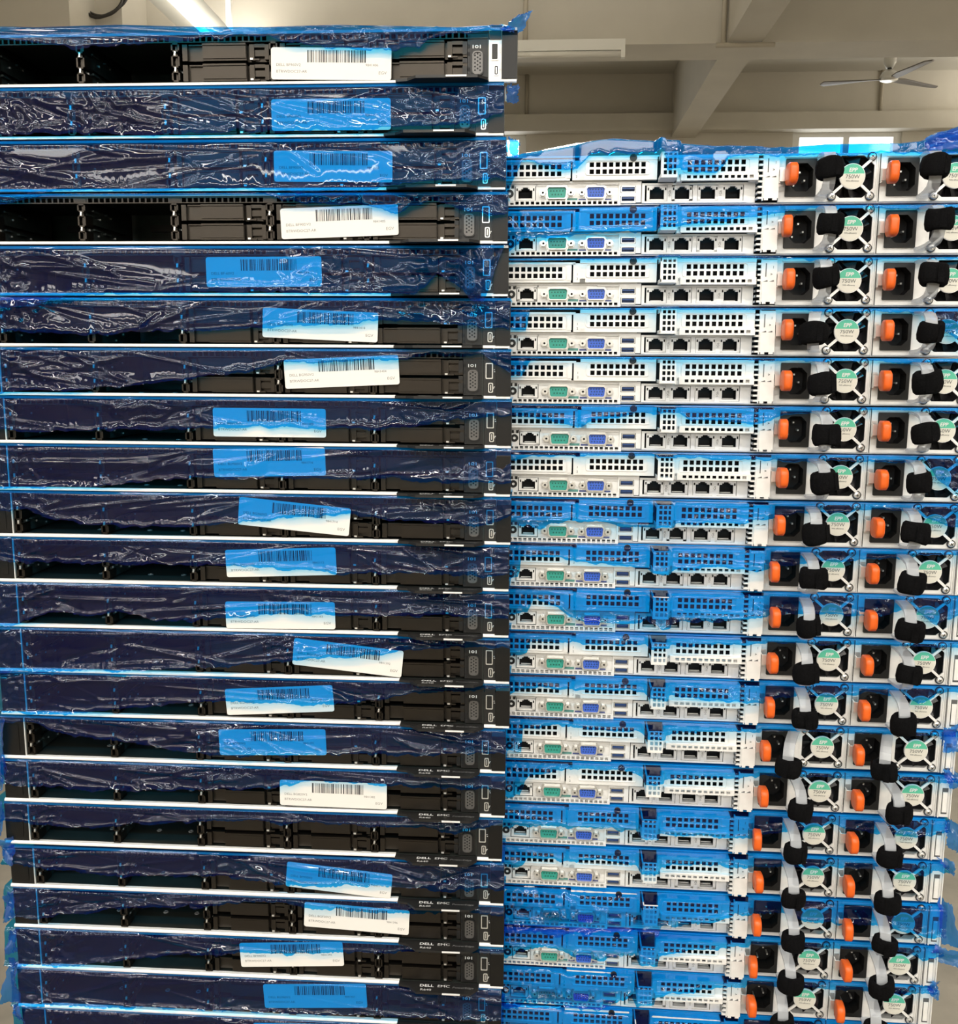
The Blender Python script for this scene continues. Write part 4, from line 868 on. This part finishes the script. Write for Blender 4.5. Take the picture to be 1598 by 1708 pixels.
RYAW = -0.0219
RORG = Vector((0.5306, 0.0501, Z0 - 0.0826))
RN = ['', 'topmost of the right stack', 'second in the right stack', 'third in the right stack', 'fourth in the right stack', 'fifth in the right stack', 'sixth in the right stack', 'seventh in the right stack', 'eighth in the right stack',
      'ninth in the right stack', 'tenth in the right stack', 'eleventh in the right stack', 'twelfth in the right stack', 'thirteenth in the right stack', 'fourteenth in the right stack', 'fifteenth in the right stack', 'sixteenth in the right stack',
      'seventeenth in the right stack', 'eighteenth in the right stack', 'nineteenth in the right stack', 'bottom of the right stack in view']
RLOOK = {1: 'silver rack server rear below puffed-up film', 2: 'silver rack server rear, left slots blue under film', 3: 'silver rack server rear, ports almost free of film', 4: 'silver rack server rear, left power strap swung aside',
         5: 'silver rack server rear, small film corner at left', 6: 'silver rack server rear, film sagging over left slots', 7: 'silver rack server rear, clean ports, blue right fan', 8: 'silver rack server rear, all slots blue under film',
         9: 'silver rack server rear, film edge across slot vents', 10: 'silver rack server rear, folded film corner at left', 11: 'silver rack server rear, clear lower slot vents', 12: 'silver rack server rear, right vents under film',
         13: 'silver rack server rear, both power straps hanging left', 14: 'silver rack server rear, film over its ports at left', 15: 'silver rack server rear, film across both left slots', 16: 'silver rack server rear, film covering upper vent rows',
         17: 'silver rack server rear, nearly all ports under film', 18: 'silver rack server rear, slots hidden under wrinkled film', 19: 'silver rack server rear, serial port blue under film', 20: 'silver rack server rear wholly under film'}
RDESC = {k: RLOOK[k] + ', ' + RN[k] for k in RLOOK}

for k in range(1, 23):
    front_server(k)
for k in range(1, 21):
    rear_server(k)
zl = Z0 + LZ[21] * MM - 0.0005
trolley('grey steel trolley under the left stack of servers', 0.03, 0.455, 0.02, 0.69, zl)
zr = Z0 - 0.0826 + (RZ[19] - 10.5) * MM - 0.0005
trolley('grey steel trolley under the right stack of servers', 0.475, 0.895, 0.09, 0.74, zr)

# ------------------------------------------------------------------ blue packing film
def vnoise(x, y, seed):
    """smooth value noise, numpy"""
    xi, yi = np.floor(x).astype(int), np.floor(y).astype(int)
    fx_, fy_ = x - xi, y - yi
    fx_, fy_ = fx_ * fx_ * (3 - 2 * fx_), fy_ * fy_ * (3 - 2 * fy_)
    def h(a, b):
        v = np.sin(a * 127.1 + b * 311.7 + seed * 74.7) * 43758.5453
        return v - np.floor(v)
    return (h(xi, yi) * (1 - fx_) + h(xi + 1, yi) * fx_) * (1 - fy_) + (h(xi, yi + 1) * (1 - fx_) + h(xi + 1, yi + 1) * fx_) * fy_

def crease(X, Z, rg, n, xr, zr, amp, steep):
    """long bowed folds, mostly running along the sheet, some fanning out from pinched spots"""
    D = np.zeros_like(X)
    for q in range(n):
        if q % 3 == 0:
            px, pz, fan = rg.uniform(*xr), rg.uniform(*zr), 0
            a = rg.gauss(0, 0.16)
            L_ = rg.uniform(50, 170)
        else:
            if q % 3 == 1:
                hub = (rg.uniform(*xr), rg.choice((rg.uniform(30, 42), rg.uniform(0, 15))))
                sgn = rg.choice((-1, 1))
            px, pz, fan = hub[0], hub[1], 1
            a = sgn * rg.uniform(0.05, 0.55) * (1 if hub[1] < 20 else -1)
            L_ = rg.uniform(30, 100)
        ca, sa = math.cos(a), math.sin(a)
        u = ((X - px) * ca + (Z - pz) * sa) * (1 if not fan else sgn)
        v_ = -(X - px) * sa + (Z - pz) * ca
        bow = rg.uniform(-1, 1) * 5.0
        v_ = v_ - bow * np.sin(np.clip(u / L_, -1.5, 1.5) * 1.6)
        w0 = rg.choice((rg.uniform(0.9, 1.8), rg.uniform(1.6, 3.8)))
        A = w0 * steep * rg.uniform(*amp)
        if fan:
            w = w0 * (0.35 + 1.0 * np.clip(u / L_, 0, 1))
            env = np.clip(u / 6.0, 0, 1) * np.exp(-np.clip(u / L_, 0, 9) ** 2.5)
        else:
            w = w0 * (1 + 0.5 * np.clip(u / L_, -1, 1))
            env = np.exp(-np.abs(u / L_) ** 3)
        D += rg.choice((1, 1, 1, -0.7)) * A * np.exp(-(v_ / w) ** 2) * env
    return D

def film_sheet(name, seed, low, ztop, xa, xb, off, rough_zones, nfold, deep=60.0, puff=None, base=3.2, tails=(), hang=7.0, foldamp=(0.5, 1.1), steep=0.8):
    rg = random.Random(seed)
    nx = int((xb - xa) / 1.7)
    nz = 30
    xs = np.linspace(xa, xb, nx)
    lx = np.array([p[0] for p in low]); lz = np.array([p[1] for p in low])
    zl = np.interp(xs, lx, lz)
    zl = zl + (vnoise(xs * 0.12, xs * 0, seed) - .5) * 3.0 + (vnoise(xs * 0.45, xs * 0 + 3, seed) - .5) * 1.2
    zt = np.full(nx, ztop) if puff is None else np.interp(xs, [p[0] for p in puff], [p[1] for p in puff])
    zl = np.minimum(zl, zt - 2.5)
    s = np.linspace(0, 1, nz)[None, :]
    X = np.repeat(xs[:, None], nz, 1)
    Zt = np.repeat(zt[:, None], nz, 1)
    Z = Zt + (zl[:, None] - Zt) * s
    X = X + (vnoise(X * .05, Z * .06, seed + 5) - .5) * 1.5
    D = base + 2.2 * (vnoise(X * .012, Z * .03, seed + 1) - .3) + 0.45 * (vnoise(X * .03, Z * .06, seed + 2) - .5)
    D += crease(X, Z, rg, nfold, (xa, xb), (-2, 44), foldamp, steep)
    for (za, zb_, st) in rough_zones:
        wgt = np.clip((X - za) / 12, 0, 1) * np.clip((zb_ - X) / 12, 0, 1)
        r1 = 1 - np.abs(2 * vnoise(X * .11 + Z * .07, Z * .13 - X * .05, seed + 7) - 1)
        r2 = 1 - np.abs(2 * vnoise(X * .22 - Z * .12, Z * .21 + X * .08, seed + 9) - 1)
        D += wgt * st * (2.8 * r1 ** 2 + 0.12 * r2 ** 2 - 1.0)
    # gathered ripples along the loose lower edge
    D += s ** 5 * (2.8 * vnoise(X * .09, Z * 0, seed + 11) + 1.4 * np.abs(np.sin(X * .55 + 6 * vnoise(X * .03, Z * 0, seed + 12))))
    D += np.clip((s - .88) / .12, 0, 1) ** 2 * 2.4 * (0.25 + vnoise(X * .07, Z * 0, seed + 15)) * (0.6 + 0.8 * vnoise(X * .5, Z * 0, seed + 16))
    D = np.maximum(D, 2.2 if base < 4 else 1.2)
    D += off(X, Z)
    D += hang * np.clip((0.5 - Z) / 3.0, 0, 1)
    D = D * np.clip(s * 9, 0.12, 1) + (1 - np.clip(s * 9, 0, 1)) * 0.9      # pinned at the top edge
    verts = np.stack([X, -D, Z], -1).reshape(-1, 3)
    # strip lying back over the top of the chassis
    ny = 4
    back = []
    for i in range(nx):
        for j in range(ny):
            t_ = (ny - j) / ny
            zz = zt[i] if puff is None else zt[i] * (1 - t_) + (H + 0.25) * t_
            back.append((xs[i], t_ * deep, zz))
    V = [tuple(p) for p in verts] + back
    Fs = [(i * nz + j, (i + 1) * nz + j, (i + 1) * nz + j + 1, i * nz + j + 1) for i in range(nx - 1) for j in range(nz - 1)]
    o = nx * nz
    for i in range(nx - 1):
        for j in range(ny - 1):
            Fs.append((o + i * ny + j, o + (i + 1) * ny + j, o + (i + 1) * ny + j + 1, o + i * ny + j + 1))
        Fs.append((o + i * ny + ny - 1, o + (i + 1) * ny + ny - 1, (i + 1) * nz, i * nz))
    n_plain = len(Fs)
    for (c4, y0) in tails:
        n_ = 14
        o = len(V)
        for i in range(n_):
            for j in range(n_):
                a, b_ = i / (n_ - 1), j / (n_ - 1)
                px = (c4[0][0] * (1 - a) + c4[1][0] * a) * (1 - b_) + (c4[2][0] * (1 - a) + c4[3][0] * a) * b_
                pz = (c4[0][1] * (1 - a) + c4[1][1] * a) * (1 - b_) + (c4[2][1] * (1 - a) + c4[3][1] * a) * b_
                e_ = 1.2 if (i in (0, n_ - 1) or j in (0, n_ - 1)) else 0.4
                V.append((px + rg.uniform(-e_, e_), y0 + 5 * math.sin(3 * a + 2 * b_ + seed) * math.cos(4 * b_ - a) + rg.uniform(-.8, .8), pz + rg.uniform(-e_, e_)))
        Fs += [(o + i * n_ + j, o + (i + 1) * n_ + j, o + (i + 1) * n_ + j + 1, o + i * n_ + j + 1) for i in range(n_ - 1) for j in range(n_ - 1)]
    m = MB()
    m.v, m.f, m.mi = V, Fs, [0] * n_plain + [1] * (len(Fs) - n_plain)
    return m.mesh(name, ['film', 'film2'], smooth=True)

def off_front(X, Z):
    """clear the information tag when the film reaches down to it"""
    return np.clip((X - 374) / 8, 0, 1) * np.clip((466 - X) / 6, 0, 1) * 15.5 * np.clip((6.5 - Z) / 3.5, 0, 1)
def bump(X, a, b, h, e=6.0):
    return h * np.clip((X - a + e) / e, 0, 1) * np.clip((b + e - X) / e, 0, 1)
def off_rear(X, Z):
    return 3.5 + np.maximum.reduce([bump(X, 84, 150, 4.5), bump(X, 152, 169, 22.5, 4), bump(X, 168, 240, 10.0), bump(X, 238, 257, 8.0), 0 * X + 1.5 * (X > 20)])

for k in range(1, 23):
    low = FILM_L[k]
    # the film goes on to the left of the frame much as it ends there
    low = [(-6.0, low[0][1])] + [p for p in low if p[0] > -5]
    xa = -4.0 - 3.0 * ((k * 7) % 3)
    xb = min(max(low[-1][0], 470), 482)
    rg = random.Random(k)
    zones = [(-10, 30 + rg.uniform(0, 60), 0.7), (430 - rg.uniform(0, 60), 520, 0.7)]
    if k in (2, 5, 8, 12, 16, 18):
        c0 = rg.uniform(90, 330)
        zones.append((c0, c0 + 70, 0.7))
    if k == 5:
        zones.append((395, 490, 2.0))
    if k in (1, 4):
        zones.append((250, 440, 1.0))
    tl = [(q, -4.0) for kk, q in TAILS_L if kk == k]
    me = film_sheet('plastic_film', 300 + k, low, H + 0.35, xa, xb, off_front, zones, 18 + 3 * ((k * 5) % 4), puff=PUFF_L if k == 1 else None, tails=tl, steep=0.62 + 0.022 * k)
    fo = obj('plastic_film', me, None, (LX[k - 1] * MM, 0, Z0 + LZ[k - 1] * MM))
    tag(fo, 'wrinkled blue plastic film draped over the front of the %s server, left stack' % ORD[k], 'plastic film', 'films of the left stack')

for k in range(1, 21):
    low = FILM_R[k]
    xb = max(452.0 if k < 12 else 444.0, 0)
    rg = random.Random(50 + k)
    zones = [(10, 60, 0.8), (rg.uniform(140, 200), 250, 0.6), (rg.uniform(320, 380), 470, 0.9)]
    if k in (17, 18, 19, 14):
        zones.append((15, 150, 1.3))
    low = low + [(460.0, low[-1][1] + 2)]
    tl = [(q, -6.0) for kk, q in TAILS_R if kk == k]
    me = film_sheet('plastic_film', 500 + k, low, H + 0.35, 17.0, xb, off_rear, zones, 15 + 3 * ((k * 3) % 4), puff=PUFF_R + [(470, 60)] if k == 1 else None, tails=tl, base=1.6, hang=4.0, steep=0.62 + 0.022 * k)
    ur = Vector((math.cos(RYAW), math.sin(RYAW), 0))
    fo = obj('plastic_film', me, None, RORG + ur * ((RX[k - 1] - 67.0) * MM) + Vector((0, 0, (RZ[k - 1] - 10.5) * MM)), (0, 0, RYAW))
    tag(fo, 'clear blue plastic film hanging over the rear of the %s server, right stack' % ORD[k], 'plastic film', 'films of the right stack')
